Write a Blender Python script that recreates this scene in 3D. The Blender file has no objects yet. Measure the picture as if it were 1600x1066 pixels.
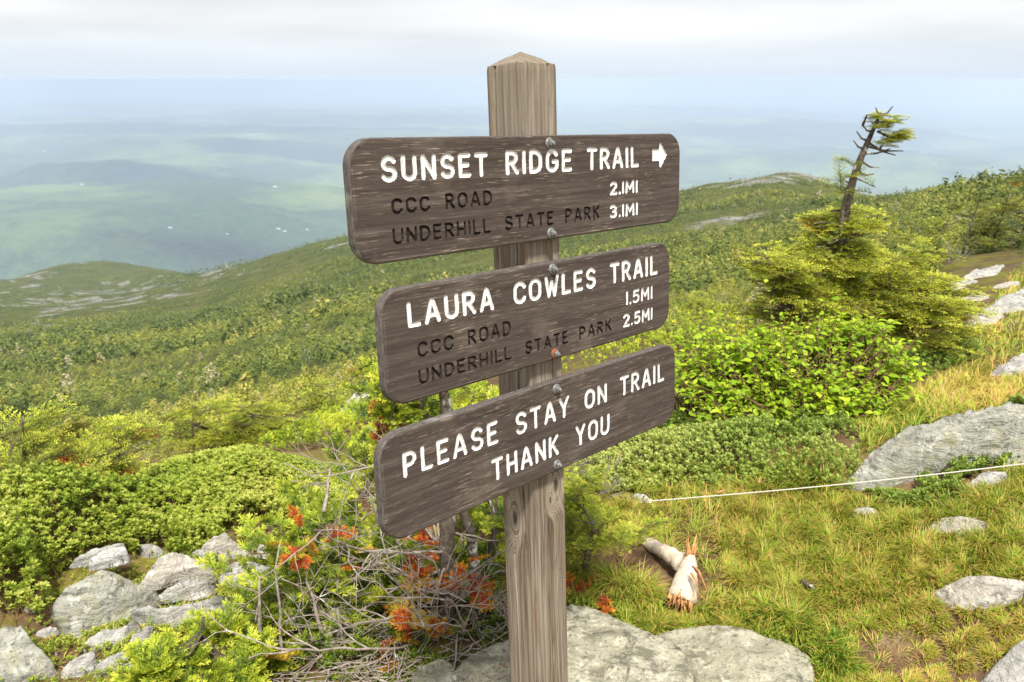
import bpy, bmesh, math
import numpy as np
from mathutils import Vector, Matrix

R = math.radians
sc = bpy.context.scene
COL = sc.collection

# ------------------------------------------------------------------ camera, world, sun, exposure
EYE = 1.55
PITCH = 18.1
FPX = 1250.0                      # focal length in pixels of the 1600 px wide photograph
cam_d = bpy.data.cameras.new('camera')
cam = bpy.data.objects.new('camera', cam_d); COL.objects.link(cam)
cam.location = (0, 0, EYE); cam.rotation_euler = (R(90 - PITCH), 0, 0)
cam_d.sensor_width = 36; cam_d.lens = 36 * FPX / 1600
cam_d.clip_start = 0.05; cam_d.clip_end = 300000
cam_d.dof.use_dof = True; cam_d.dof.focus_distance = 1.5; cam_d.dof.aperture_fstop = 12
sc.camera = cam

SUN_EL, SUN_AZ = 60.0, 174.0     # azimuth from the view direction, clockwise
w = bpy.data.worlds.new('World'); sc.world = w; w.use_nodes = True
nt = w.node_tree; nt.nodes.clear()
def wn(t, **k):
    n = nt.nodes.new(t)
    for a, b in k.items(): setattr(n, a, b)
    return n
def wl(a, b): nt.links.new(a, b)
sky = wn('ShaderNodeTexSky', sky_type='NISHITA', sun_disc=False)
sky.sun_elevation = R(SUN_EL); sky.sun_rotation = R(SUN_AZ); sky.altitude = 1200
geo = wn('ShaderNodeTexCoord')
sep = wn('ShaderNodeSeparateXYZ'); wl(geo.outputs['Generated'], sep.inputs[0])
zz = wn('ShaderNodeMath', operation='MAXIMUM'); wl(sep.outputs[2], zz.inputs[0]); zz.inputs[1].default_value = 0.0
za = wn('ShaderNodeMath', operation='ADD'); wl(zz.outputs[0], za.inputs[0]); za.inputs[1].default_value = 0.10
dv = wn('ShaderNodeVectorMath', operation='DIVIDE'); wl(geo.outputs['Generated'], dv.inputs[0])
cmb = wn('ShaderNodeCombineXYZ')
for i in range(3): wl(za.outputs[0], cmb.inputs[i])
wl(cmb.outputs[0], dv.inputs[1])
noi = wn('ShaderNodeTexNoise'); noi.inputs['Scale'].default_value = 0.30; noi.inputs['Detail'].default_value = 4; noi.inputs['Roughness'].default_value = 0.45
mp = wn('ShaderNodeMapping'); mp.inputs['Location'].default_value = (3.2, 1.4, 0); mp.inputs['Scale'].default_value = (1, 1, 0.0)
wl(dv.outputs[0], mp.inputs[0]); wl(mp.outputs[0], noi.inputs['Vector'])
ramp = wn('ShaderNodeValToRGB')
ramp.color_ramp.elements[0].position = 0.30; ramp.color_ramp.elements[0].color = (0.62, 0.62, 0.64, 1)
ramp.color_ramp.elements[1].position = 0.66; ramp.color_ramp.elements[1].color = (1.0, 1.0, 1.0, 1)
wl(noi.outputs[0], ramp.inputs[0])
SKY_STRENGTH = 0.1
clb = wn('ShaderNodeVectorMath', operation='SCALE'); wl(ramp.outputs[0], clb.inputs[0]); clb.inputs['Scale'].default_value = 0.51 / SKY_STRENGTH
# thin white veil towards the horizon, full deck above
hz = wn('ShaderNodeMapRange'); wl(sep.outputs[2], hz.inputs[0])
hz.inputs[1].default_value = 0.0; hz.inputs[2].default_value = 0.07; hz.inputs[3].default_value = 0.0; hz.inputs[4].default_value = 1.0
hz.interpolation_type = 'SMOOTHSTEP'
veil = wn('ShaderNodeRGB'); veil.outputs[0].default_value = (0.315 / SKY_STRENGTH, 0.363 / SKY_STRENGTH, 0.42 / SKY_STRENGTH, 1)
mixv = wn('ShaderNodeMix', data_type='RGBA'); wl(hz.outputs[0], mixv.inputs[0]); wl(veil.outputs[0], mixv.inputs[6]); wl(clb.outputs[0], mixv.inputs[7])
mixs = wn('ShaderNodeMix', data_type='RGBA'); mixs.inputs[0].default_value = 0.94
wl(sky.outputs[0], mixs.inputs[6]); wl(mixv.outputs[2], mixs.inputs[7])
bg = wn('ShaderNodeBackground'); bg.inputs[1].default_value = SKY_STRENGTH
wl(mixs.outputs[2], bg.inputs[0])
wo = wn('ShaderNodeOutputWorld'); wl(bg.outputs[0], wo.inputs[0])

sun_d = bpy.data.lights.new('sun', 'SUN'); sun_d.energy = 3.0; sun_d.angle = R(9); sun_d.color = (1.0, 0.96, 0.89)
sun = bpy.data.objects.new('sun', sun_d); COL.objects.link(sun)
sdir = Vector((math.sin(R(SUN_AZ)) * math.cos(R(SUN_EL)), math.cos(R(SUN_AZ)) * math.cos(R(SUN_EL)), math.sin(R(SUN_EL))))
sun.rotation_euler = sdir.to_track_quat('Z', 'Y').to_euler()
sun.location = (0, -20, 40)

sc.view_settings.view_transform = 'Standard'; sc.view_settings.look = 'None'
sc.view_settings.exposure = 1.15; sc.view_settings.gamma = 1.0
sc.render.engine = 'CYCLES'
cy = sc.cycles
cy.use_adaptive_sampling = True; cy.adaptive_threshold = 0.015
cy.use_denoising = True
cy.max_bounces = 6; cy.diffuse_bounces = 3; cy.glossy_bounces = 2; cy.transmission_bounces = 3; cy.volume_bounces = 3; cy.transparent_max_bounces = 4
cy.sample_clamp_indirect = 4

# ------------------------------------------------------------------ numeric helpers
def nrm(v): return v / np.maximum(np.linalg.norm(v, axis=-1, keepdims=True), 1e-12)
def smooth(a, b, x):
    t = np.clip((x - a) / (b - a), 0, 1); return t * t * (3 - 2 * t)
def _hash(i, j, k):
    n = (i.astype(np.int64) * 374761393 + j.astype(np.int64) * 668265263 + k.astype(np.int64) * 1442695041) & 0xffffffff
    n = ((n ^ (n >> 13)) * 1274126177) & 0xffffffff
    n = ((n ^ (n >> 16)) * 2246822519) & 0xffffffff
    return ((n ^ (n >> 15)) & 0xffffff) / float(0xffffff)
def vnoise(x, y, z):
    xi, yi, zi = np.floor(x), np.floor(y), np.floor(z)
    fx, fy, fz = x - xi, y - yi, z - zi
    fx = fx * fx * (3 - 2 * fx); fy = fy * fy * (3 - 2 * fy); fz = fz * fz * (3 - 2 * fz)
    r = 0
    for a in (0, 1):
        for b in (0, 1):
            for c in (0, 1):
                wgt = (fx if a else 1 - fx) * (fy if b else 1 - fy) * (fz if c else 1 - fz)
                r = r + wgt * _hash(xi + a, yi + b, zi + c)
    return r * 2 - 1
def fbm(x, y, z=0.0, o=4, g=0.5):
    x = np.asarray(x, float); y = np.asarray(y, float); z = np.zeros_like(x) + z
    s, a = 0, 1.0
    for i in range(o):
        s = s + a * vnoise(x * 2**i + 17.3 * i, y * 2**i + 5.1 * i, z * 2**i + 9.7 * i); a *= g
    return s

TH = R(PITCH); CT, ST = math.cos(TH), math.sin(TH)
def ray(px, py):
    u = (np.asarray(px, float) - 800) / FPX; v = (np.asarray(py, float) - 533) / FPX
    return np.stack([u, CT - v * ST, -(ST + v * CT)], -1)
def proj(p):
    p = np.asarray(p, float); x, y, z = p[..., 0], p[..., 1], p[..., 2] - EYE
    f = y * CT - z * ST; d = -y * ST - z * CT
    f = np.where(f < 1e-3, 1e-3, f)
    return 800 + FPX * x / f, 533 + FPX * d / f
def P(px, py, d):
    """the point at horizontal distance d seen at that pixel"""
    r = ray(px, py); return r / np.hypot(r[..., 0], r[..., 1])[..., None] * d + np.array([0, 0, EYE])

# ------------------------------------------------------------------ terrain heights: columns of (distance, pixel row); 'h' rows are plain heights
COLS = [
 (-330, [(3, 800), (4, 790), (6, 785), (9, 775), (15, 755), (30, 725), (60, 672), (120, 610), (250, 550), (500, 500), (800, 480), (1000, 462), (1600, -520.), (2600, -900.)]),
 (0,    [(2.7, 905), (3.5, 800), (4.5, 785), (6, 778), (9, 765), (15, 735), (30, 700), (60, 650), (120, 590), (250, 530), (500, 478), (800, 458), (1000, 425), (1600, -520.), (2600, -900.)]),
 (100,  [(2.7, 880), (3.5, 780), (4.5, 755), (6, 745), (9, 735), (15, 712), (30, 680), (60, 632), (120, 575), (250, 520), (450, 480), (800, 446), (1050, 398), (1600, -500.), (2600, -900.)]),
 (180,  [(2.7, 868), (3.5, 770), (4.5, 735), (6, 722), (9, 712), (15, 695), (30, 665), (60, 620), (120, 568), (250, 512), (450, 474), (800, 450), (1100, 388), (1600, -500.), (2600, -900.)]),
 (250,  [(2.7, 860), (3.5, 765), (4.5, 722), (6, 707), (9, 697), (15, 680), (30, 652), (60, 608), (120, 558), (250, 502), (450, 460), (620, 441), (1000, 408), (1600, -500.), (2600, -900.)]),
 (310,  [(2.7, 852), (3.5, 758), (4.5, 712), (6, 694), (9, 684), (15, 666), (30, 640), (60, 598), (120, 548), (250, 492), (420, 448), (580, 426), (1000, 440), (1600, -500.), (2600, -900.)]),
 (400,  [(2.7, 843), (3.5, 748), (4.5, 700), (6, 678), (9, 662), (15, 640), (30, 612), (60, 572), (120, 522), (250, 462), (400, 424), (540, 404), (900, -240.), (1600, -520.), (2600, -900.)]),
 (500,  [(2.7, 840), (3.5, 745), (4.5, 695), (6, 665), (9, 640), (15, 612), (30, 585), (60, 546), (120, 498), (250, 434), (400, 390), (500, 373), (900, -220.), (1600, -500.), (2600, -900.)]),
 (550,  [(2.7, 840), (3.5, 742), (4.5, 690), (6, 655), (9, 625), (15, 598), (30, 570), (60, 532), (120, 484), (250, 420), (400, 378), (480, 363), (900, -220.), (1600, -500.), (2600, -900.)]),
 (800,  [(2.7, 742), (4, 640), (6, 600), (9, 572), (15, 548), (30, 518), (60, 478), (120, 430), (250, 366), (400, 322), (900, -210.), (1600, -450.), (2600, -900.)]),
 (1065, [(2.7, 745), (4, 628), (6, 575), (9, 540), (15, 508), (30, 472), (60, 432), (120, 385), (250, 324), (400, 284), (900, -200.), (1600, -450.), (2600, -900.)]),
 (1150, [(2.7, 745), (4, 622), (6, 562), (9, 522), (15, 488), (30, 450), (60, 412), (120, 368), (250, 310), (400, 270), (900, -200.), (1600, -450.), (2600, -900.)]),
 (1210, [(2.7, 745), (4, 615), (6, 550), (9, 508), (15, 470), (30, 434), (60, 398), (120, 356), (250, 300), (390, 254), (900, -200.), (1600, -450.), (2600, -900.)]),
 (1260, [(2.7, 740), (4, 610), (6, 540), (9, 495), (15, 458), (30, 420), (60, 386), (120, 348), (250, 308), (390, 276), (900, -200.), (1600, -450.), (2600, -900.)]),
 (1320, [(2.7, 735), (4, 605), (6, 530), (9, 480), (15, 440), (30, 400), (60, 366), (120, 336), (250, 312), (380, 299), (900, -200.), (1600, -450.), (2600, -900.)]),
 (1400, [(2.7, 735), (4, 602), (6, 518), (9, 462), (15, 415), (30, 368), (60, 342), (110, 320), (200, 306), (300, 306), (900, -230.), (1600, -450.), (2600, -900.)]),
 (1500, [(2.7, 730), (4, 600), (6, 505), (9, 435), (15, 382), (30, 332), (60, 314), (110, 298), (200, 304), (300, -32.), (900, -230.), (1600, -450.), (2600, -900.)]),
 (1600, [(2.7, 735), (4, 598), (6, 500), (9, 425), (15, 362), (30, 310), (60, 296), (90, 285), (150, 298), (300, -35.), (900, -230.), (1600, -450.), (2600, -900.)]),
 (1950, [(2.7, 760), (4, 620), (6, 515), (9, 432), (15, 360), (30, 300), (60, 262), (90, 248), (150, 262), (300, -30.), (900, -230.), (1600, -450.), (2600, -900.)]),
]
LD0, LD1, NLD = math.log(0.3), math.log(2600), 320
AZG = np.radians(np.linspace(-46, 46, 185)); LDG = np.linspace(LD0, LD1, NLD)
def _tables():
    az, rows = [], []
    for px, lst in COLS:
        az.append(math.atan2((px - 800) / FPX, CT - (440 - 533) / FPX * ST))
        ld, e = [math.log(0.3), math.log(1.2), math.log(1.9)], [math.atan2(EYE, 0.3), math.atan2(EYE, 1.2), math.atan2(EYE, 1.9)]
        for d, val in lst:
            if isinstance(val, float): e.append(math.atan2(EYE - val, d))
            else:
                r = ray(px, val); e.append(math.atan2(-r[2], math.hypot(r[0], r[1])))
            ld.append(math.log(d))
        rows.append(np.interp(LDG, ld, e))
    rows = np.array(rows); az = np.array(az)
    T = np.stack([np.interp(AZG, az, rows[:, k]) for k in range(NLD)], 1)
    ker = np.exp(-0.5 * (np.arange(-8, 9) / 2.6) ** 2); ker /= ker.sum()
    T = np.apply_along_axis(lambda a: np.convolve(np.pad(a, 8, 'edge'), ker, 'valid'), 1, T)
    ka = np.exp(-0.5 * (np.arange(-6, 7) / 1.8) ** 2); ka /= ka.sum()
    T = np.apply_along_axis(lambda a: np.convolve(np.pad(a, 6, 'edge'), ka, 'valid'), 0, T)
    return T
TAB = _tables()
def polar(px, d):
    a = math.atan2((px - 800) / FPX, CT - (320 - 533) / FPX * ST)
    return d * math.sin(a), d * math.cos(a)
HILLS = [(polar(60, 5000), 1500, 700, 270), (polar(330, 5600), 900, 600, 120), (polar(150, 7400), 800, 420, 170), (polar(480, 8600), 1300, 700, 120), (polar(330, 9800), 1400, 500, 170), (polar(700, 10500), 1500, 600, 220), (polar(60, 13800), 1800, 600, 300), (polar(560, 18500), 2600, 800, 380),
         (polar(20, 11000), 2600, 1000, 190), (polar(420, 12500), 2500, 1200, 230), (polar(650, 15500), 1500, 1000, 340), (polar(200, 17000), 3500, 1300, 210),
         (polar(1150, 14000), 2500, 1500, 260), (polar(950, 21000), 4000, 1500, 260), (polar(1350, 9500), 1800, 1200, 160), (polar(300, 26000), 6000, 2000, 260)]
def H(x, y, detail=True):
    x = np.asarray(x, float); y = np.asarray(y, float)
    d = np.maximum(np.hypot(x, y), 0.31); a = np.arctan2(x, y)
    fi = np.interp(a, AZG, np.arange(len(AZG))); fj = np.clip((np.log(d) - LD0) / (LD1 - LD0) * (NLD - 1), 0, NLD - 1.001)
    i0 = np.clip(np.floor(fi).astype(int), 0, len(AZG) - 2); j0 = np.floor(fj).astype(int); fx = fi - i0; fy = fj - j0
    e = (TAB[i0, j0] * (1 - fx) + TAB[i0 + 1, j0] * fx) * (1 - fy) + (TAB[i0, j0 + 1] * (1 - fx) + TAB[i0 + 1, j0 + 1] * fx) * fy
    h = EYE - d * np.tan(np.minimum(e, 1.5))
    h = np.where(d < 1.9, h * 0, h)
    # behind and far to the sides: a plain shoulder of the mountain
    side = smooth(R(44), R(80), np.abs(a))
    h = h * (1 - side) + side * (-0.06 * np.maximum(d - 4, 0) - 0.00012 * np.minimum(d, 2600) ** 2 * 0.9)
    far = smooth(1900, 2600, d)
    v = -930 + np.zeros_like(d)
    for (cx, cy_), sx, sy, hh in HILLS:
        v = v + hh * np.exp(-0.5 * (((x - cx) / sx) ** 2 + ((y - cy_) / sy) ** 2))
    v = v + (45 * fbm(x / 2600, y / 1500, 3.3, 5) + 110 * (1 - 2 * np.abs(fbm(x / 2600, y / 1500, 5.9, 4)))) * smooth(60000, 9000, d) + 14 * fbm(x / 420, y / 420, 7.1, 3) * smooth(30000, 8000, d)
    h = h * (1 - far) + np.minimum(v, -620) * far
    if detail:
        amp = np.clip(d * np.where(d > 25, 0.0055, 0.0035), 0.006, 7.0) * smooth(0.6, 2.5, d) * (1 - 0.5 * far)
        h = h + amp * fbm(x / np.maximum(d, 1) * 14, y / np.maximum(d, 1) * 14 + np.log(d) * 6, 1.7, 3)
    return h
def ground(px, py, up=0.0, tmax=2500):
    """terrain point (raised by up) under those pixels"""
    px = np.atleast_1d(np.asarray(px, float)); py = np.atleast_1d(np.asarray(py, float))
    r = ray(px, py); t = np.geomspace(0.6, tmax, 260)
    pts = r[:, None, :] * t[None, :, None]
    g = pts[..., 2] + EYE - H(pts[..., 0], pts[..., 1], False) - up
    idx = np.argmax(g < 0, 1); idx = np.where((g < 0).any(1), np.maximum(idx, 1), len(t) - 1)
    lo, hi = t[idx - 1], t[idx]
    for _ in range(24):
        m = (lo + hi) / 2; p = r * m[:, None]
        below = p[:, 2] + EYE - H(p[:, 0], p[:, 1], False) - up < 0
        hi = np.where(below, m, hi); lo = np.where(below, lo, m)
    p = r * hi[:, None]; p[:, 2] += EYE
    return p

# ------------------------------------------------------------------ mesh builder
class MB:
    def __init__(s): s.v, s.q, s.t, s.c, s.qm, s.tm, s.n = [], [], [], [], [], [], 0
    def add(s, v, q=None, t=None, tint=0.5, m=0):
        v = np.asarray(v, float).reshape(-1, 3)
        if q is not None and len(q): s.q.append(np.asarray(q, np.int64).reshape(-1, 4) + s.n); s.qm.append(np.full(len(s.q[-1]), m))
        if t is not None and len(t): s.t.append(np.asarray(t, np.int64).reshape(-1, 3) + s.n); s.tm.append(np.full(len(s.t[-1]), m))
        s.v.append(v); s.c.append(np.zeros(len(v)) + tint); s.n += len(v)
    def inst(s, tpl, mats, offs, tint=None, m=0):
        v, q, t, c = tpl; mats = np.asarray(mats); offs = np.asarray(offs); N = len(offs)
        if N == 0: return
        V = np.einsum('nij,kj->nki', mats, v) + offs[:, None, :]
        C = np.tile(c, (N, 1)) + (0 if tint is None else np.asarray(tint).reshape(N, 1))
        add = (np.arange(N) * len(v))[:, None, None]
        Q = (q[None] + add).reshape(-1, 4) if len(q) else None
        T = (t[None] + add).reshape(-1, 3) if len(t) else None
        s.add(V.reshape(-1, 3), Q, T, C.reshape(-1), m)
    def tpl(s):
        return (np.concatenate(s.v), np.concatenate(s.q) if s.q else np.zeros((0, 4), np.int64),
                np.concatenate(s.t) if s.t else np.zeros((0, 3), np.int64), np.concatenate(s.c))
    def build(s, name, mats, parent=None, sm=True, origin=None):
        v, q, t, c = s.tpl()
        if origin is not None: v = v - np.asarray(origin)
        me = bpy.data.meshes.new(name)
        me.vertices.add(len(v)); me.vertices.foreach_set('co', v.astype(np.float32).ravel())
        nl = q.size + t.size
        me.loops.add(nl); me.loops.foreach_set('vertex_index', np.concatenate([q.ravel(), t.ravel()]).astype(np.int32))
        npol = len(q) + len(t); me.polygons.add(npol)
        ls = np.concatenate([np.arange(len(q)) * 4, q.size + np.arange(len(t)) * 3]).astype(np.int32)
        me.polygons.foreach_set('loop_start', ls)
        if not isinstance(mats, (list, tuple)): mats = [mats]
        for mm in mats: me.materials.append(mm)
        mi = np.concatenate(([np.concatenate(s.qm)] if s.qm else []) + ([np.concatenate(s.tm)] if s.tm else []))
        me.polygons.foreach_set('material_index', mi.astype(np.int32))
        me.polygons.foreach_set('use_smooth', np.full(npol, sm))
        at = me.attributes.new('tint', 'FLOAT', 'POINT'); at.data.foreach_set('value', c.astype(np.float32))
        me.update(calc_edges=True)
        o = bpy.data.objects.new(name, me); COL.objects.link(o)
        if origin is not None and parent is None: o.location = origin
        if parent is not None: o.parent = parent
        return o
def tube_into(mb, pts, rad, k=6, tint=0.5, m=0, cap=True):
    pts = np.asarray(pts, float); rad = np.zeros(len(pts)) + rad
    d = nrm(np.gradient(pts, axis=0)); ref = np.array([0.3, 0.2, 1.0]) if abs(d[0][2]) < 0.8 else np.array([1.0, 0.3, 0.1])
    a = nrm(np.cross(d, ref)); b = np.cross(d, a); n = len(pts)
    an = np.arange(k) * 2 * np.pi / k
    v = pts[:, None] + rad[:, None, None] * (np.cos(an)[None, :, None] * a[:, None] + np.sin(an)[None, :, None] * b[:, None])
    i = np.arange(n - 1)[:, None] * k; j = np.arange(k)[None]; j2 = (j + 1) % k
    q = np.stack([i + j, i + j2, i + k + j2, i + k + j], -1).reshape(-1, 4)
    v = v.reshape(-1, 3); t = None
    if cap:
        v = np.concatenate([v, pts[:1], pts[-1:]]); nn = n * k
        t = np.concatenate([np.stack([j[0] * 0 + nn, j2[0], j[0]], -1), np.stack([j[0] * 0 + nn + 1, (n - 1) * k + j[0], (n - 1) * k + j2[0]], -1)])
    mb.add(v, q, t, tint, m)
def frames(d, roll=None, up=(0, 0, 1)):
    """matrices whose columns are direction, side, normal"""
    d = nrm(np.asarray(d, float)); upv = np.zeros_like(d) + np.asarray(up, float)
    bad = np.abs((d * nrm(upv)).sum(-1)) > 0.98; upv[bad] = [0.0, 1.0, 0.1]
    y = nrm(np.cross(upv, d)); z = np.cross(d, y)
    if roll is not None:
        c, s_ = np.cos(roll)[:, None], np.sin(roll)[:, None]; y, z = y * c + z * s_, z * c - y * s_
    return np.stack([d, y, z], -1)
def inpoly(px, py, poly):
    poly = np.asarray(poly, float); r = np.zeros(np.shape(px), bool); j = len(poly) - 1
    for i in range(len(poly)):
        xi, yi = poly[i]; xj, yj = poly[j]
        c = ((yi > py) != (yj > py)) & (px < (xj - xi) * (py - yi) / (yj - yi + 1e-12) + xi); r ^= c; j = i
    return r
def polysdf(x, y, poly):
    """positive inside"""
    poly = np.asarray(poly, float); d = np.full(np.shape(x), 1e9)
    for i in range(len(poly)):
        a, b = poly[i - 1], poly[i]; e = b - a
        t = np.clip(((x - a[0]) * e[0] + (y - a[1]) * e[1]) / (e @ e + 1e-15), 0, 1)
        d = np.minimum(d, np.hypot(x - a[0] - t * e[0], y - a[1] - t * e[1]))
    return np.where(inpoly(x, y, poly), d, -d)

# ------------------------------------------------------------------ naming
def tag(o, label=None, cat=None, group=None, kind=None):
    if label: o['label'] = label
    if cat: o['category'] = cat
    if group: o['group'] = group
    if kind: o['kind'] = kind
    return o
def empty(name, loc, label, cat, group=None):
    o = bpy.data.objects.new(name, None); COL.objects.link(o); o.location = loc; o.empty_display_size = 0.1
    return tag(o, label, cat, group)

# ------------------------------------------------------------------ materials
class Mat:
    def __init__(s, name):
        s.m = bpy.data.materials.new(name); s.m.use_nodes = True; s.nt = s.m.node_tree; s.nt.nodes.clear()
        s.out = s.nt.nodes.new('ShaderNodeOutputMaterial')
    def n(s, t, props=None, **ins):
        nd = s.nt.nodes.new('ShaderNode' + t)
        for k, v in (props or {}).items(): setattr(nd, k, v)
        for k, v in ins.items():
            k = k.replace('_', ' ') if not k.startswith('i') or not k[1:].isdigit() else int(k[1:])
            s.set(nd.inputs[k], v)
        return nd
    def set(s, inp, v):
        if hasattr(v, 'is_linked') or hasattr(v, 'links'): s.nt.links.new(v, inp)
        else: inp.default_value = v
    def coord(s, scale=(1, 1, 1), loc=(0, 0, 0), rot=(0, 0, 0)):
        tc = s.n('TexCoord'); mp = s.n('Mapping'); s.nt.links.new(tc.outputs['Object'], mp.inputs[0])
        mp.inputs['Scale'].default_value = scale; mp.inputs['Location'].default_value = loc; mp.inputs['Rotation'].default_value = rot
        return mp.outputs[0]
    def noise(s, vec, scale=1.0, detail=4, rough=0.55, dist=0.0):
        return s.n('TexNoise', Vector=vec, Scale=scale, Detail=detail, Roughness=rough, Distortion=dist).outputs[0]
    def ramp(s, fac, *stops, interp='LINEAR'):
        nd = s.n('ValToRGB'); s.set(nd.inputs[0], fac); cr = nd.color_ramp; cr.interpolation = interp
        while len(cr.elements) < len(stops): cr.elements.new(0.5)
        for el, (p, c) in zip(cr.elements, stops):
            el.position = p; el.color = (c, c, c, 1) if isinstance(c, (int, float)) else (*c, 1)
        return nd.outputs[0]
    def mix(s, f, a, b, mode='MIX'):
        nd = s.n('Mix', {'data_type': 'RGBA', 'blend_type': mode}); s.set(nd.inputs[0], f)
        for k, v in ((6, a), (7, b)): s.set(nd.inputs[k], (*v, 1) if isinstance(v, tuple) and len(v) == 3 else v)
        return nd.outputs[2]
    def math(s, op, a, b=0.0):
        nd = s.n('Math', {'operation': op}); s.set(nd.inputs[0], a); s.set(nd.inputs[1], b); return nd.outputs[0]
    def attr(s, name): return s.n('Attribute', {'attribute_name': name}).outputs['Fac']
    def bump(s, h, strength=0.5, dist=0.01, normal=None):
        nd = s.n('Bump', Height=h, Strength=strength, Distance=dist)
        if normal is not None: s.set(nd.inputs['Normal'], normal)
        return nd.outputs[0]
    def done(s, color, rough=0.8, spec=0.3, normal=None, transl=0.0, tcol=None, metal=0.0):
        b = s.n('BsdfPrincipled'); s.set(b.inputs['Base Color'], (*color, 1) if isinstance(color, tuple) else color)
        s.set(b.inputs['Roughness'], rough); b.inputs['Specular IOR Level'].default_value = spec; b.inputs['Metallic'].default_value = metal
        if normal is not None: s.set(b.inputs['Normal'], normal)
        o = b.outputs[0]
        if transl > 0:
            tr = s.n('BsdfTranslucent'); s.set(tr.inputs[0], tcol if tcol is not None else color)
            mx = s.n('MixShader'); mx.inputs[0].default_value = transl; s.nt.links.new(o, mx.inputs[1]); s.nt.links.new(tr.outputs[0], mx.inputs[2]); o = mx.outputs[0]
        s.nt.links.new(o, s.out.inputs[0]); return s.m

def mat_leaf(name, stops, transl=0.35, rough=0.5, spec=0.25):
    m = Mat(name); c = m.ramp(m.attr('tint'), *stops)
    return m.done(c, rough, spec, transl=transl)
M = {}
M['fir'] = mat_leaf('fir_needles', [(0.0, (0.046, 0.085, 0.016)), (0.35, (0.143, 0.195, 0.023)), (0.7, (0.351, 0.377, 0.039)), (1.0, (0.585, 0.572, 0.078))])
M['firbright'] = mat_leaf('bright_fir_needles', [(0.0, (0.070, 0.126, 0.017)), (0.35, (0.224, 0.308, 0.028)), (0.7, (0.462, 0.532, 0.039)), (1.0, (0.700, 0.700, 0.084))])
M['dead'] = mat_leaf('dead_needles', [(0.0, (0.28, 0.035, 0.01)), (0.4, (0.50, 0.09, 0.02)), (0.7, (0.62, 0.22, 0.02)), (1.0, (0.58, 0.42, 0.04))])
M['heath'] = mat_leaf('heath_leaves', [(0.0, (0.075, 0.135, 0.02)), (0.35, (0.18, 0.28, 0.03)), (0.7, (0.40, 0.47, 0.06)), (1.0, (0.60, 0.60, 0.16))])
M['green_heath'] = mat_leaf('green_heath_leaves', [(0.0, (0.085, 0.15, 0.022)), (0.35, (0.18, 0.28, 0.04)), (0.7, (0.33, 0.43, 0.08)), (1.0, (0.50, 0.54, 0.15))])
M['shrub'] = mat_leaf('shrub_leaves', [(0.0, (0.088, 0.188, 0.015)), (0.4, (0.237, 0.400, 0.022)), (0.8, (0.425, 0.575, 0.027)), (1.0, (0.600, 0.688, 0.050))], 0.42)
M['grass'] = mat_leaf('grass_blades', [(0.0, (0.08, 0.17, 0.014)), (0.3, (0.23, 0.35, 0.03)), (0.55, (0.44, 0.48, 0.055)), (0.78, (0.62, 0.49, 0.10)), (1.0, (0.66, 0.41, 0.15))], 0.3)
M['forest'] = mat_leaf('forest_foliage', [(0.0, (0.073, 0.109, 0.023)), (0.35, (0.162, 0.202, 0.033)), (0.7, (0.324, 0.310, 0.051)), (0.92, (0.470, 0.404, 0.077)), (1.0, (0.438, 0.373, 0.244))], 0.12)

def mat_bark(name, a, b, lich=(0.45, 0.45, 0.42), la=0.6):
    m = Mat(name); v = m.coord(); n1 = m.noise(v, 60, 5); n2 = m.noise(v, 22, 4)
    c = m.ramp(n1, (0.3, a), (0.7, b)); c = m.mix(m.ramp(n2, (la, 0.0), (la + 0.06, 1.0)), c, lich)
    return m.done(c, 0.9, 0.15, m.bump(n1, 0.7, 0.006))
M['bark'] = mat_bark('fir_bark', (0.05, 0.04, 0.03), (0.16, 0.13, 0.10))
M['twig'] = mat_bark('dead_twig', (0.18, 0.14, 0.115), (0.42, 0.36, 0.31), (0.55, 0.52, 0.48), 0.62)
M['stem'] = mat_bark('brown_stem', (0.10, 0.05, 0.03), (0.24, 0.14, 0.08), (0.3, 0.2, 0.12), 0.7)
M['bleached'] = mat_bark('bleached_wood', (0.44, 0.35, 0.25), (0.66, 0.57, 0.46), (0.74, 0.68, 0.58), 0.6)
M['splinter'] = mat_bark('splintered_wood', (0.35, 0.15, 0.05), (0.62, 0.34, 0.15), (0.75, 0.55, 0.35), 0.62)

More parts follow.
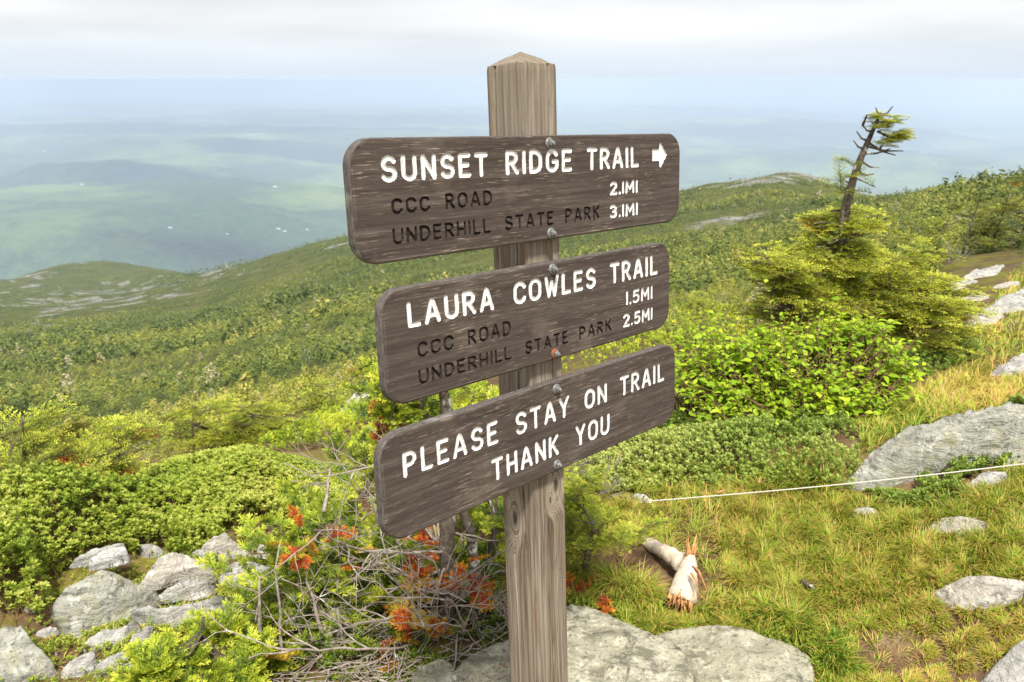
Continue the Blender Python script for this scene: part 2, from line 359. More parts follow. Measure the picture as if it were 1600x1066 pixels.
def mat_rock(name, base=(0.39, 0.375, 0.335), light=(0.54, 0.52, 0.48), dark=(0.10, 0.095, 0.085), lich=(0.33, 0.33, 0.13), la=0.56, scale=1.0):
    m = Mat(name); v = m.coord((scale, scale, scale)); vs = m.coord((scale * 1.0, scale * 2.2, scale * 3.5), rot=(0.15, 0.2, 0.5))
    n1 = m.noise(v, 5, 6, 0.65); n2 = m.noise(v, 26, 6, 0.7); n3 = m.noise(vs, 9, 7, 0.7, 0.6); n4 = m.noise(v, 90, 3, 0.6); n5 = m.noise(v, 11, 8, 0.75, 0.4)
    c = m.ramp(n1, (0.3, tuple(0.8 * x for x in base)), (0.62, tuple(1.12 * x for x in light)))
    c = m.mix(m.ramp(n3, (0.48, 0.0), (0.62, 0.9)), c, tuple(0.5 * x for x in base))
    c = m.mix(m.ramp(n2, (0.54, 0.0), (0.62, 1.0)), c, tuple(min(1.25 * x, 0.7) for x in light))
    c = m.mix(m.ramp(n5, (0.57, 0.0), (0.66, 0.85)), c, dark)
    c = m.mix(m.math('MULTIPLY', m.ramp(n5, (0.30, 1.0), (0.46, 0.0)), m.ramp(n1, (la - 0.12, 0.0), (la + 0.05, 0.9))), c, lich)
    c = m.mix(m.ramp(n4, (0.58, 0.0), (0.68, 0.65)), c, (0.09, 0.09, 0.08))
    h = m.math('ADD', m.math('MULTIPLY', n3, 1.0), m.math('MULTIPLY', n2, 0.5)); h = m.math('ADD', h, m.math('MULTIPLY', n4, 0.15))
    return m.done(c, 0.9, 0.2, m.bump(h, 1.0, 0.028 / scale))
M['rock'] = mat_rock('grey_rock')
M['rock_lichen'] = mat_rock('lichen_rock', (0.35, 0.34, 0.275), (0.48, 0.47, 0.40), lich=(0.42, 0.40, 0.14), la=0.42)
M['rock_pale'] = mat_rock('pale_rock', (0.47, 0.445, 0.405), (0.60, 0.58, 0.54), (0.22, 0.2, 0.17), (0.55, 0.5, 0.35), 0.62)
M['rock_tan'] = mat_rock('tan_rock', (0.43, 0.39, 0.315), (0.56, 0.52, 0.45), (0.2, 0.17, 0.13), (0.5, 0.46, 0.28), 0.58)
M['rock_green'] = mat_rock('mossy_rock', (0.23, 0.22, 0.15), (0.38, 0.37, 0.30), (0.10, 0.10, 0.06), (0.34, 0.33, 0.07), 0.40)
M['slab'] = mat_rock('slab_rock', (0.34, 0.32, 0.225), (0.46, 0.435, 0.325), (0.10, 0.095, 0.075), (0.30, 0.295, 0.14), 0.46)

# ------------------------------------------------------------------ the ground, one sheet out to the horizon
def build_ground():
    az = np.concatenate([np.radians(np.linspace(-180, -50, 40)[:-1]), np.radians(np.linspace(-50, 50, 620)), np.radians(np.linspace(50, 180, 40)[1:])])
    d = np.concatenate([[0.02], np.geomspace(0.25, 12, 260), np.geomspace(12, 2600, 330)[1:], np.geomspace(2600, 90000, 230)[1:]])
    A, D = np.meshgrid(az, d); x, y = D * np.sin(A), D * np.cos(A); z = H(x, y)
    na, nd = len(az), len(d)
    i = np.arange(nd - 1)[:, None] * na; j = np.arange(na - 1)[None]
    q = np.stack([i + j, i + j + 1, i + na + j + 1, i + na + j], -1).reshape(-1, 4)[:, ::-1]
    mb = MB(); v = np.stack([x, y, z], -1).reshape(-1, 3)
    # bare rock on the ridges
    px, py = proj(v); X, Y, DD = v[:, 0], v[:, 1], D.ravel()
    n = fbm(X / 22, Y / 9 + v[:, 2] / 9, 2.2, 5) ; n2 = fbm(X / 7, Y / 7, 8.1, 4)
    def blob(cx, cy_, sx, sy): return np.exp(-0.5 * (((px - cx) / sx) ** 2 + ((py - cy_) / sy) ** 2))
    mask = (0.9 * blob(190, 465, 80, 14) + 0.7 * blob(20, 430, 50, 14) + 0.6 * blob(40, 480, 60, 20) + 0.8 * blob(330, 425, 60, 8) + 1.8 * blob(1215, 270, 75, 15) + 0.6 * blob(1110, 345, 45, 14)
            + 0.55 * blob(60, 580, 60, 18) + 0.5 * blob(240, 555, 90, 12) + 0.45 * blob(500, 385, 40, 10) + 0.7 * blob(1590, 275, 40, 12) + 0.6 * blob(1450, 305, 40, 8))
    rock = smooth(0.50, 0.62, 0.60 * np.minimum(mask, 1.0) + 0.42 * n + 0.22 * n2) * (DD > 45) * (DD < 1500)
    mb.add(v, q, None, 0.5)
    m = Mat('ground_cover'); at = m.attr('rockmask'); dist = m.attr('dist')
    co = m.n('TexCoord').outputs['Object']
    nA = m.noise(co, 9, 6, 0.65); nB = m.noise(co, 2.2, 5, 0.6); nC = m.noise(co, 40, 4, 0.6)
    soil = m.ramp(nA, (0.32, (0.055, 0.035, 0.02)), (0.55, (0.15, 0.09, 0.05)), (0.72, (0.22, 0.16, 0.09)))
    soil = m.mix(m.ramp(nC, (0.62, 0.0), (0.7, 0.7)), soil, (0.30, 0.24, 0.17))
    moss = m.ramp(nC, (0.3, (0.10, 0.10, 0.018)), (0.7, (0.24, 0.21, 0.035)))
    near = m.mix(m.ramp(nB, (0.46, 0.0), (0.58, 1.0)), soil, moss)
    f1 = m.noise(co, 0.9, 6, 0.7); f2 = m.noise(co, 0.05, 5, 0.65); f3 = m.noise(co, 0.012, 5, 0.6)
    mid = m.ramp(f1, (0.34, (0.03, 0.048, 0.012)), (0.52, (0.085, 0.105, 0.022)), (0.68, (0.15, 0.155, 0.038)))
    f4 = m.noise(co, 0.21, 4, 0.65); mid = m.mix(m.ramp(f4, (0.42, 0.85), (0.54, 0.0)), mid, (0.035, 0.052, 0.016)); mid = m.mix(m.ramp(f2, (0.42, 0.0), (0.70, 0.55)), mid, (0.15, 0.135, 0.045))
    g1 = m.noise(co, 0.0011, 6, 0.65); g2 = m.noise(co, 0.004, 5, 0.6); g3 = m.noise(co, 0.02, 4, 0.6)
    far = m.ramp(g3, (0.3, (0.022, 0.060, 0.030)), (0.7, (0.070, 0.118, 0.048)))
    g4 = m.noise(co, 0.075, 3, 0.6); far = m.mix(m.ramp(g4, (0.35, 0.6), (0.6, 0.0)), far, (0.02, 0.055, 0.015)); far = m.mix(m.ramp(g1, (0.46, 0.0), (0.62, 0.7)), far, (0.19, 0.25, 0.06))
    far = m.mix(m.math('MULTIPLY', m.ramp(g2, (0.66, 0.0), (0.70, 1.0)), m.ramp(m.math('DIVIDE', dist, 20000.0), (0.25, 0.0), (0.5, 0.9))), far, (0.45, 0.45, 0.3))
    c = m.mix(m.ramp(m.math('DIVIDE', dist, 40.0), (0.15, 0.0), (0.5, 1.0)), near, mid)
    c = m.mix(m.ramp(m.math('DIVIDE', dist, 2600.0), (0.7, 0.0), (0.95, 1.0)), c, far)
    r1 = m.noise(co, 0.35, 7, 0.7); rk = m.ramp(r1, (0.38, (0.10, 0.095, 0.08)), (0.60, (0.34, 0.33, 0.30)))
    c = m.mix(at, c, rk)
    bh = m.math('ADD', m.math('MULTIPLY', nA, 0.02), m.math('MULTIPLY', nC, 0.006))
    b1 = m.bump(bh, 0.8, 1.0)
    fw = m.ramp(m.math('DIVIDE', dist, 40.0), (0.15, 0.0), (0.5, 1.0))
    b2 = m.bump(m.math('MULTIPLY', m.math('ADD', m.math('MULTIPLY', f1, 0.8), m.math('MULTIPLY', f4, 2.5)), fw), 0.8, 1.0, b1)
    b3 = m.bump(m.math('MULTIPLY', m.math('ADD', m.math('MULTIPLY', g3, 26.0), m.math('MULTIPLY', g4, 9.0)), m.ramp(m.math('DIVIDE', dist, 2600.0), (0.7, 0.0), (0.95, 1.0))), 0.9, 1.0, b2)
    mt = m.done(c, 0.95, 0.1, b3)
    o = mb.build('ground', mt)
    for nm, arr in (('rockmask', rock), ('dist', DD)):
        a = o.data.attributes.new(nm, 'FLOAT', 'POINT'); a.data.foreach_set('value', np.asarray(arr, np.float32))
    tag(o, 'mountain ground of soil, green slopes and the wide valley beyond', None, None, 'structure')
build_ground()

# ------------------------------------------------------------------ rocks: outlines on the ground, broken facets, steep sides
FOOT = []     # world outlines that grass and heath keep off
def rock(name, poly, label, mat='rock', h=0.08, lift=0.0, tilt=(0, 0), seed=1, edge=0.2, rough=1.0, facets=3, keep=True, grow=1.0, group=None, cat='rock'):
    """poly: outline of the upper surface as seen; h: height above its base; lift: height of the base above the terrain"""
    rng = np.random.default_rng(seed)
    poly = np.array(poly, float)
    lip = 0.25 * h                      # height of the near edge; the upper face rises from it towards the back
    g0 = ground(poly[:, 0].mean(), poly[:, 1].max() - 0.1 * np.ptp(poly[:, 1]), lip + lift)[0]
    gb = ground(poly[:, 0].mean(), poly[:, 1].min() + 0.1 * np.ptp(poly[:, 1]), h + lift)[0]
    dep_ = max(np.hypot(gb[0] - g0[0], gb[1] - g0[1]), 0.05)
    slope = (gb[2] - g0[2]) / dep_; uy = g0[:2] / np.hypot(*g0[:2])
    tilt = (tilt[0] + slope * uy[0], tilt[1] * 0.5 + slope * uy[1])
    z0 = g0[2]; nrmv = np.array([-tilt[0], -tilt[1], 1.0])
    r = ray(poly[:, 0], poly[:, 1]); cpos = np.array([0, 0, EYE])
    t = ((g0 - cpos) @ nrmv) / (r @ nrmv)
    W = cpos + r * t[:, None]
    wx, wy = W[:, 0], W[:, 1]
    pl = np.stack([wx, wy], 1)
    ctr_ = pl.mean(0); pl = ctr_ + (pl - ctr_) * (1.05 if np.ptp(wx) < 0.8 else 1.02) * grow
    # rounder outline: subdivide and jitter
    fine = []
    for i in range(len(pl)):
        a, b = pl[i], pl[(i + 1) % len(pl)]
        for s_ in (0, 0.34, 0.67): fine.append(a + (b - a) * s_)
    fine = np.array(fine); size = max(np.ptp(wx), np.ptp(wy)); sm_ = min(np.ptp(wx), np.ptp(wy))
    fine = fine + 0.012 * size * np.stack([fbm(fine[:, 0] / size * 7, fine[:, 1] / size * 7, seed, 3), fbm(fine[:, 0] / size * 7, fine[:, 1] / size * 7, seed + 50, 3)], 1)
    fine = 0.84 * fine + 0.08 * np.roll(fine, 1, 0) + 0.08 * np.roll(fine, -1, 0)
    cell = max(size / 80, 0.003); ew = max(edge * sm_ * 0.5, cell * 3)
    nx, ny = int(np.ptp(wx) / cell) + 8, int(np.ptp(wy) / cell) + 8
    gx = wx.min() - 4 * cell + cell * np.arange(nx); gy = wy.min() - 4 * cell + cell * np.arange(ny)
    X, Y = np.meshgrid(gx, gy); s = polysdf(X, Y, fine)
    # snap the border to the outline
    gyv, gxv = np.gradient(s, cell); gl = np.maximum(np.hypot(gxv, gyv), 1e-6)
    bd = (s < 0) & (s > -1.5 * cell)
    X = np.where(bd, X - s * gxv / gl, X); Y = np.where(bd, Y - s * gyv / gl, Y)
    s2 = np.where(bd, 0.0, s)
    top = z0 + tilt[0] * (X - g0[0]) + tilt[1] * (Y - g0[1])
    # broken facets
    fac = np.zeros_like(X)
    for k in range(facets):
        an = rng.uniform(0, 6.283); off = rng.uniform(0.05, 0.30) * size
        dd = (X - fine[:, 0].mean()) * math.cos(an) + (Y - fine[:, 1].mean()) * math.sin(an) - off
        fac = np.maximum(fac, np.maximum(dd, 0) * rng.uniform(0.25, 0.7))
    top = top - np.minimum(fac, h * 0.55)
    sc1 = size * 0.22; a_ = rng.uniform(0, 3.1); ca, sa = math.cos(a_), math.sin(a_)
    U, V = X * ca + Y * sa, -X * sa + Y * ca
    rid = np.abs(fbm(U / sc1, V / sc1 * 2.2, seed * 1.3, 4)); stp = fbm(U / (sc1 * 1.6), V / (sc1 * 0.5), seed * 2.1, 3)
    crk = np.clip(1 - np.abs(fbm(U / (sc1 * 1.8), V / (sc1 * 0.8), seed * 3.7, 4)) * 9, 0, 1) ** 2 + np.clip(1 - np.abs(fbm(U / (sc1 * 0.7), V / (sc1 * 1.9), seed * 5.1, 3)) * 13, 0, 1) ** 2
    top = top - rough * size * (0.020 * rid + 0.022 * np.floor(stp * 3) / 3 + 0.011 * crk) + rough * min(size, 0.5) * 0.011 * fbm(X / (min(size, 0.4) * 0.06), Y / (min(size, 0.4) * 0.06), seed, 4, 0.6)
    base = H(X, Y, False) + lift - (0.012 if lift else 0.022)
    q_ = np.clip(s2 / ew, 0, 1); prof = 1 - (1 - q_) ** 2.6
    prof = np.clip(prof + 0.16 * rough * fbm(X / (size * 0.2), Y / (size * 0.2), seed + 7, 3) * q_ * (1 - q_), 0, 1)
    Z = base + np.maximum(top - base, 0.012) * prof
    amp = rough * 0.07 * np.minimum(h, 0.2) * (1 - q_)
    X = X + amp * fbm(X / (size * 0.15), Z / (size * 0.08), seed + 3, 3); Y = Y + amp * fbm(Y / (size * 0.15), Z / (size * 0.08), seed + 4, 3)
    ok = (s2 >= 0)
    idx = -np.ones(X.shape, int)
    qf = ok[:-1, :-1] & ok[1:, :-1] & ok[:-1, 1:] & ok[1:, 1:]
    use = np.zeros(X.shape, bool)
    for a in (0, 1):
        for b in (0, 1): use[a:a + ny - 1, b:b + nx - 1] |= qf
    idx[use] = np.arange(use.sum())
    q = np.stack([idx[:-1, :-1], idx[:-1, 1:], idx[1:, 1:], idx[1:, :-1]], -1)[qf]
    v = np.stack([X, Y, Z], -1)[use]
    if lift > 0:          # underside for stones that lie on others
        v2 = v.copy(); v2[:, 2] = (base[use]) - 0.0; q = np.concatenate([q, q[:, ::-1] + len(v)]); v = np.concatenate([v, v2])
    mb = MB(); mb.add(v, q)
    o = mb.build(name, M[mat], origin=(float(fine[:, 0].mean()), float(fine[:, 1].mean()), float(H(fine[:, 0].mean(), fine[:, 1].mean(), False))))
    tag(o, label, cat, group)
    if keep: FOOT.append(fine)
    return o
def Z(s, ox, oy, pts): return [(ox + x / s, oy + y / s) for x, y in pts]
za = lambda *p: Z(3.81, 0, 800, p); zb = lambda *p: Z(4.1, 1250, 560, p); zc = lambda *p: Z(2.162, 860, 680, p); zd = lambda *p: Z(3.047, 1300, 250, p)
rock('boulder', za((270, 390), (340, 340), (420, 305), (700, 290), (890, 290), (920, 360), (900, 470), (860, 530), (760, 560), (640, 585), (560, 650), (450, 690), (360, 650), (300, 540)),
     'large lichen-spotted grey boulder carrying smaller stones, left side', 'rock_lichen', 0.16, seed=3, edge=0.24, cat='boulder')
rock('stone', za((408, 290), (450, 255), (560, 205), (740, 148), (735, 180), (520, 275), (430, 300)), 'long flat grey stone lying on the back edge of the lichen-spotted boulder', 'rock', 0.05, 0.10, (0.1, 0.0), 5)
rock('stone', za((520, 300), (525, 245), (580, 215), (740, 185), (762, 230), (750, 255), (600, 290)), 'pale wedge stone in front of the long flat stone on the boulder', 'rock_pale', 0.06, 0.11, (0.0, 0.12), 6)
rock('stone', za((825, 215), (822, 175), (900, 168), (985, 200), (960, 240), (880, 250)), 'small square grey stone under the heath behind the tan slab', 'rock', 0.10, 0.0, (0, 0.15), 7, edge=0.25)
rock('stone', za((820, 425), (860, 370), (930, 250), (980, 225), (1090, 235), (1180, 270), (1270, 310), (1255, 340), (1010, 365), (930, 430)), 'tan wedge-shaped slab leaning on the right end of the boulder', 'rock_tan', 0.07, 0.06, (0.12, 0.12), 8)
rock('stone', za((885, 490), (960, 440), (1060, 385), (1200, 350), (1270, 350), (1262, 395), (1180, 450), (1000, 500)), 'long white pointed stone just below the tan wedge-shaped slab', 'rock_pale', 0.07, 0.02, (-0.05, 0.15), 9, edge=0.4)
rock('stone', za((1122, 235), (1160, 205), (1215, 203), (1250, 235), (1240, 265), (1180, 260)), 'small round grey stone between the tan slab and the peaked stone', 'rock_pale', 0.09, 0.0, (0, 0.1), 10, edge=0.8)
rock('stone', za((1185, 180), (1260, 120), (1335, 88), (1400, 125), (1495, 165), (1445, 240), (1290, 255), (1240, 235)), 'peaked pale stone at the back right of the stone pile', 'rock_tan', 0.12, 0.0, (0, 0.35), 11, edge=0.35)
rock('stone', za((1265, 380), (1340, 290), (1440, 268), (1600, 265), (1640, 330), (1640, 410), (1480, 420), (1320, 425)), 'broad flat grey slab below the peaked stone, beside the dead twigs', 'rock', 0.10, 0.0, (0.02, 0.1), 12)
rock('stone', za((1515, 205), (1540, 175), (1585, 178), (1605, 200), (1590, 222), (1540, 225)), 'small bright white stone on bare soil right of the peaked stone', 'rock_pale', 0.05, 0.0, (0, 0.2), 13, edge=0.7)
rock('stone', za((1490, 258), (1500, 240), (1600, 235), (1650, 255), (1640, 262), (1560, 262)), 'thin grey stone lying under the small bright white stone', 'rock', 0.04, 0.0, (0, 0), 14)
rock('stone', za((735, 600), (800, 540), (900, 515), (960, 535), (1180, 490), (1310, 440), (1480, 435), (1440, 520), (1330, 600), (1170, 650), (960, 660), (900, 640), (820, 640)), 'wide sloping grey slab in the middle of the stone pile', 'rock', 0.10, 0.0, (0.08, 0.12), 15)
rock('stone', za((455, 765), (520, 715), (620, 675), (740, 650), (800, 610), (830, 645), (760, 690), (745, 770), (650, 795), (500, 795)), 'pale angular stone below the lower lip of the boulder', 'rock_pale', 0.08, 0.0, (0.05, 0.15), 16)
rock('stone', za((748, 780), (780, 700), (860, 650), (935, 640), (910, 710), (860, 775), (800, 810)), 'grey upright stone leaning on the pale angular stone', 'rock', 0.11, 0.02, (0.1, 0.3), 17)
rock('stone', za((345, 905), (480, 825), (560, 790), (575, 830), (550, 905), (460, 950), (380, 970), (360, 940)), 'white angular stone at the bottom of the stone pile', 'rock_pale', 0.08, 0.0, (0.05, 0.2), 18)
rock('stone', za((540, 940), (575, 880), (650, 830), (740, 805), (800, 830), (870, 810), (860, 870), (740, 925), (640, 940)), 'grey pointed stone beside the bright green fir seedlings', 'rock', 0.08, 0.0, (0.05, 0.2), 19)
rock('stone', za((-90, 640), (0, 640), (140, 625), (190, 720), (250, 790), (330, 860), (310, 905), (180, 960), (0, 1000), (-90, 1013)), 'big flat lichen slab cut by the lower left corner', 'rock_lichen', 0.10, 0.0, (0.05, 0.1), 20)
rock('stone', za((185, 695), (250, 670), (365, 655), (340, 695), (270, 735), (220, 730)), 'small pale stone wedged between the big corner slab and the boulder', 'rock_pale', 0.05, 0.0, (0, 0.1), 21)
rock('stone', za((120, 565), (160, 530), (220, 545), (200, 580), (140, 585)), 'small reddish stone half hidden in heath at the far left', 'rock_tan', 0.06, 0.0, (0, 0.3), 22, edge=0.7)
rock('stone', Z(3.81, 0, 640, [(-90, 600), (0, 608), (170, 570), (315, 558), (200, 630), (130, 690), (110, 740), (0, 790), (-90, 820)]), 'pale slab at the left edge above the heath mat', 'rock_tan', 0.10, 0.0, (0.0, 0.02), 23)
PEB = [(225, 968, 22, 14), (255, 985, 16, 10), (300, 960, 20, 9), (330, 985, 26, 12), (370, 1000, 14, 9), (280, 1003, 18, 9), (620, 995, 30, 12)]
for k, (a, b, cx, cy_) in enumerate(PEB):
    an = np.linspace(0, 6.283, 8)[:-1]
    rock('pebble', za(*[(a + cx * math.cos(t) * (1 + 0.25 * math.sin(3 * t + k)), b + cy_ * math.sin(t)) for t in an]), 'small pale pebble scattered on soil below the white angular stone', 'rock_pale', 0.02, 0.0, (0, 0.1), 200 + k, edge=0.8, group='pebbles below the stone pile', cat='pebble')
for k, (a, b) in enumerate([(430, 715), (610, 650), (700, 800), (850, 845), (930, 760), (1240, 480), (1300, 300), (1090, 515), (330, 830), (430, 860), (790, 285), (1205, 300), (1330, 275), (960, 500), (1050, 650), (590, 880), (700, 960), (300, 690)]):
    cx, cy_ = 26 + 11 * math.sin(k * 2.3), 15 + 5 * math.cos(k * 1.7); an = np.linspace(0, 6.283, 7)[:-1] + k
    rock('stone', za(*[(a + cx * math.cos(t) * (1 + 0.3 * math.sin(2 * t + k)), b + cy_ * math.sin(t)) for t in an]), 'small pale stone wedged in a gap of the stone pile at the lower left', ('rock_pale', 'rock_tan', 'rock')[k % 3], 0.035, 0.0, (0, 0.1), 230 + k, edge=0.4, group='small stones wedged in the stone pile')
rock('slab', [(712, 1045), (735, 1015), (800, 985), (850, 955), (888, 935), (930, 943), (1000, 975), (1060, 1008), (1080, 1050), (1085, 1130), (700, 1130)], 'large olive grey slab on which the sign post stands', 'slab', 0.05, 0.0, (0.0, 0.0), 31, edge=0.05, facets=0, rough=0.55, cat='rock slab')
rock('slab', [(1058, 1012), (1022, 985), (1120, 970), (1180, 983), (1225, 1000), (1268, 1018), (1274, 1055), (1260, 1130), (1090, 1130), (1087, 1050)], 'grey slab with dark cracks adjoining the slab under the sign post', 'slab', 0.05, 0.0, (0.0, 0.0), 32, edge=0.05, facets=0, rough=0.55, cat='rock slab')
rock('stone', [(634, 1030), (650, 1014), (692, 1003), (712, 1018), (730, 1066), (735, 1120), (640, 1120)], 'moss-crusted pale stone left of the sign post foot', 'rock_green', 0.16, 0.0, (0, 0.2), 33, edge=0.5)
rock('stone', [(395, 1070), (425, 1052), (470, 1046), (500, 1056), (512, 1075), (500, 1110), (410, 1110)], 'round green-grey stone at the bottom edge below the dead twigs', 'rock_green', 0.10, 0.0, (0, 0.1), 34, edge=0.6)
rock('boulder', zb((320, 680), (400, 590), (440, 490), (560, 440), (720, 370), (860, 340), (950, 290), (1180, 250), (1320, 190), (1435, 155), (1560, 120), (1700, 120), (1700, 300), (1400, 330), (1250, 400), (1150, 480), (950, 560), (760, 610), (640, 700), (500, 740), (400, 730)),
     'long lichen-streaked boulder behind the white rope on the right', 'rock_lichen', 0.26, 0.0, (0.06, 0.04), 35, edge=0.16, rough=1.3, cat='boulder')
rock('stone', zb((1070, 795), (1120, 750), (1200, 705), (1310, 715), (1330, 735), (1240, 780), (1120, 820)), 'pale flat stone just under the white rope, right side', 'rock_pale', 0.08, 0.0, (0, 0.1), 36, grow=1.16)
rock('stone', zb((318, 965), (380, 940), (470, 940), (525, 965), (480, 990), (400, 1000)), 'small white flat stone in the grass before the long boulder', 'rock_pale', 0.07, 0.0, (0, 0.05), 37, grow=1.16)
rock('stone', zc((1205, 318), (1300, 280), (1380, 265), (1460, 280), (1500, 312), (1430, 328), (1250, 335)), 'flat yellow-grey stone set in grass, upper of the two in the lawn', 'rock_tan', 0.07, 0.0, (0, 0.02), 38, grow=1.16, rough=0.6)
rock('stone', zc((1310, 500), (1370, 475), (1490, 462), (1580, 470), (1595, 490), (1550, 550), (1410, 585), (1350, 545)), 'flat grey stepping stone set in grass near the right edge', 'rock_tan', 0.06, 0.0, (0, 0.02), 39, grow=1.16, rough=0.6)
rock('slab', zc((1450, 800), (1520, 730), (1600, 665), (1750, 600), (1750, 950), (1430, 950)), 'grey rock slab cut by the lower right corner', 'rock', 0.06, 0.0, (0.02, 0.0), 40, edge=0.2, cat='rock slab')
rock('stone', zc((262, 210), (285, 186), (318, 188), (348, 214), (300, 222)), 'small white stone at the left end of the rope', 'rock_pale', 0.05, 0.0, (0, 0.2), 41, edge=0.7)
T1 = 'trail slabs at the upper right'
rock('slab', zd((590, 545), (640, 518), (800, 487), (830, 492), (800, 545), (690, 575), (600, 565)), 'farthest pale slab of the rocky trail, under the dark firs', 'rock', 0.08, 0.0, (0, 0.02), 42, edge=0.15, group=T1, cat='rock slab')
rock('slab', zd((690, 680), (800, 635), (900, 610), (1050, 590), (1050, 690), (830, 712)), 'bluish grey slab midway along the rocky trail at the right edge', 'rock', 0.08, 0.0, (0, 0.03), 43, edge=0.15, group=T1, cat='rock slab')
rock('slab', zd((620, 775), (640, 730), (700, 688), (830, 712), (830, 755), (720, 790)), 'pinkish trail slab just right of the wind-sheared fir', 'rock_tan', 0.06, 0.0, (0, 0.02), 44, edge=0.15, group=T1, cat='rock slab')
rock('slab', zd((715, 1000), (770, 965), (870, 915), (1050, 860), (1050, 1010), (740, 1030)), 'grey trail slab above the long boulder at the right edge', 'rock', 0.08, 0.0, (0, 0.03), 45, edge=0.2, group=T1, cat='rock slab')
rock('stone', zd((560, 585), (640, 563), (650, 600), (580, 608)), 'small pale trail stone before the farthest slab', 'rock_tan', 0.05, 0.0, (0, 0.05), 46, group=T1)
rock('stone', zd((605, 650), (680, 618), (745, 610), (755, 645), (700, 660), (620, 670)), 'low tan stone in the trail between two bigger slabs', 'rock_tan', 0.05, 0.0, (0, 0.05), 47, group=T1)
rock('stone', zd((755, 592), (840, 575), (900, 578), (880, 592), (790, 605)), 'thin flat trail stone edged by yellow grass', 'rock_tan', 0.05, 0.0, (0, 0.05), 48, group=T1)
rock('stone', [(508, 660), (530, 637), (560, 612), (590, 600), (640, 590), (640, 610), (575, 630), (540, 650)], 'long pale rock on the slope left of the middle board', 'rock_tan', 0.10, 0.0, (0.1, 0.1), 49, edge=0.3, keep=False)

# ------------------------------------------------------------------ the trail sign
SW = np.array([[0.70903, -0.70439, -0.03332], [0.70427, 0.70492, 0.08422], [-0.03584, -0.08318, 0.99589]])
ST0 = np.array([0.04772, 1.48342, 1.57673])
sgn = empty('trail_sign', (0, 0, 0), 'weathered square wooden post carrying three brown routed trail boards', 'trail sign')
mw = Matrix([list(SW[0]) + [ST0[0]], list(SW[1]) + [ST0[1]], list(SW[2]) + [ST0[2]], [0, 0, 0, 1]])
# the Empty stands at the base of the post; the parts keep the post's own frame (x along the boards, y into the post, z up; 0 = top of the post's front face)
BASEZ = -1.60
sgn.matrix_world = mw @ Matrix.Translation((0, 0.0445, BASEZ))
def into_sign(o): o.location = (0, -0.0445, -BASEZ); return o

def mat_board():
    m = Mat('brown_board_wood')
    g = m.coord((3.0, 60, 110)); g2 = m.coord((16, 160, 420)); g3 = m.coord((34, 120, 560), (3, 1, 2)); b = m.coord((7, 7, 9)); sp = m.coord((24, 24, 26)); oi = m.attr('seed')
    n1 = m.noise(g, 1, 6, 0.6, 0.3); n2 = m.noise(g2, 1, 5, 0.6); n3 = m.noise(g3, 1, 3, 0.5); nb = m.noise(b, 1, 5, 0.6); ns = m.noise(sp, 1, 3, 0.5)
    c = m.ramp(n1, (0.28, (0.042, 0.032, 0.026)), (0.5, (0.078, 0.060, 0.050)), (0.72, (0.125, 0.102, 0.086)))
    c = m.mix(m.ramp(n2, (0.35, 0.55), (0.6, 0.0)), c, (0.045, 0.032, 0.025))
    c = m.mix(m.ramp(nb, (0.55, 0.0), (0.75, 0.42)), c, (0.22, 0.175, 0.135))
    flk = m.math('MULTIPLY', m.ramp(n3, (0.60, 0.0), (0.70, 1.0)), m.ramp(nb, (0.38, 0.15), (0.65, 0.9)))
    c = m.mix(flk, c, (0.36, 0.28, 0.21))
    c = m.mix(m.ramp(ns, (0.70, 0.0), (0.80, 0.7)), c, (0.025, 0.02, 0.017))
    h = m.math('ADD', m.math('MULTIPLY', n1, 1.0), m.math('MULTIPLY', n2, 0.6))
    return m.done(c, 0.85, 0.2, m.bump(h, 0.6, 0.0013))
def mat_edge():
    m = Mat('grey_board_edge'); n = m.noise(m.coord((90, 220, 90)), 1, 5, 0.65); n2 = m.noise(m.coord((18, 18, 18)), 1, 4)
    c = m.ramp(n, (0.3, (0.05, 0.04, 0.035)), (0.7, (0.15, 0.13, 0.115))); c = m.mix(m.ramp(n2, (0.6, 0.0), (0.72, 0.7)), c, (0.38, 0.35, 0.33))
    return m.done(c, 0.85, 0.2, m.bump(n, 0.5, 0.001))
def mat_paint():
    m = Mat('white_routed_paint'); n = m.noise(m.coord((30, 30, 30)), 1, 5); n2 = m.noise(m.coord((260, 260, 160)), 1, 4, 0.65)
    c = m.ramp(n, (0.3, (0.62, 0.61, 0.585)), (0.7, (0.76, 0.75, 0.73)))
    chip = m.ramp(n2, (0.64, 0.0), (0.69, 0.9)); c = m.mix(chip, c, (0.24, 0.20, 0.17))
    return m.done(c, 0.6, 0.3, m.bump(n2, 0.4, 0.0015))
def mat_groove():
    m = Mat('dark_bare_groove'); n = m.noise(m.coord((120, 120, 120)), 1, 4); n2 = m.noise(m.coord((35, 35, 35)), 1, 4)
    c = m.ramp(n, (0.3, (0.010, 0.008, 0.007)), (0.75, (0.045, 0.034, 0.028))); c = m.mix(m.ramp(n2, (0.64, 0.0), (0.72, 0.5)), c, (0.13, 0.11, 0.095))
    return m.done(c, 0.9, 0.1, m.bump(n, 0.6, 0.001))
M['board'], M['edge'], M['paint'], M['groove'] = mat_board(), mat_edge(), mat_paint(), mat_groove()

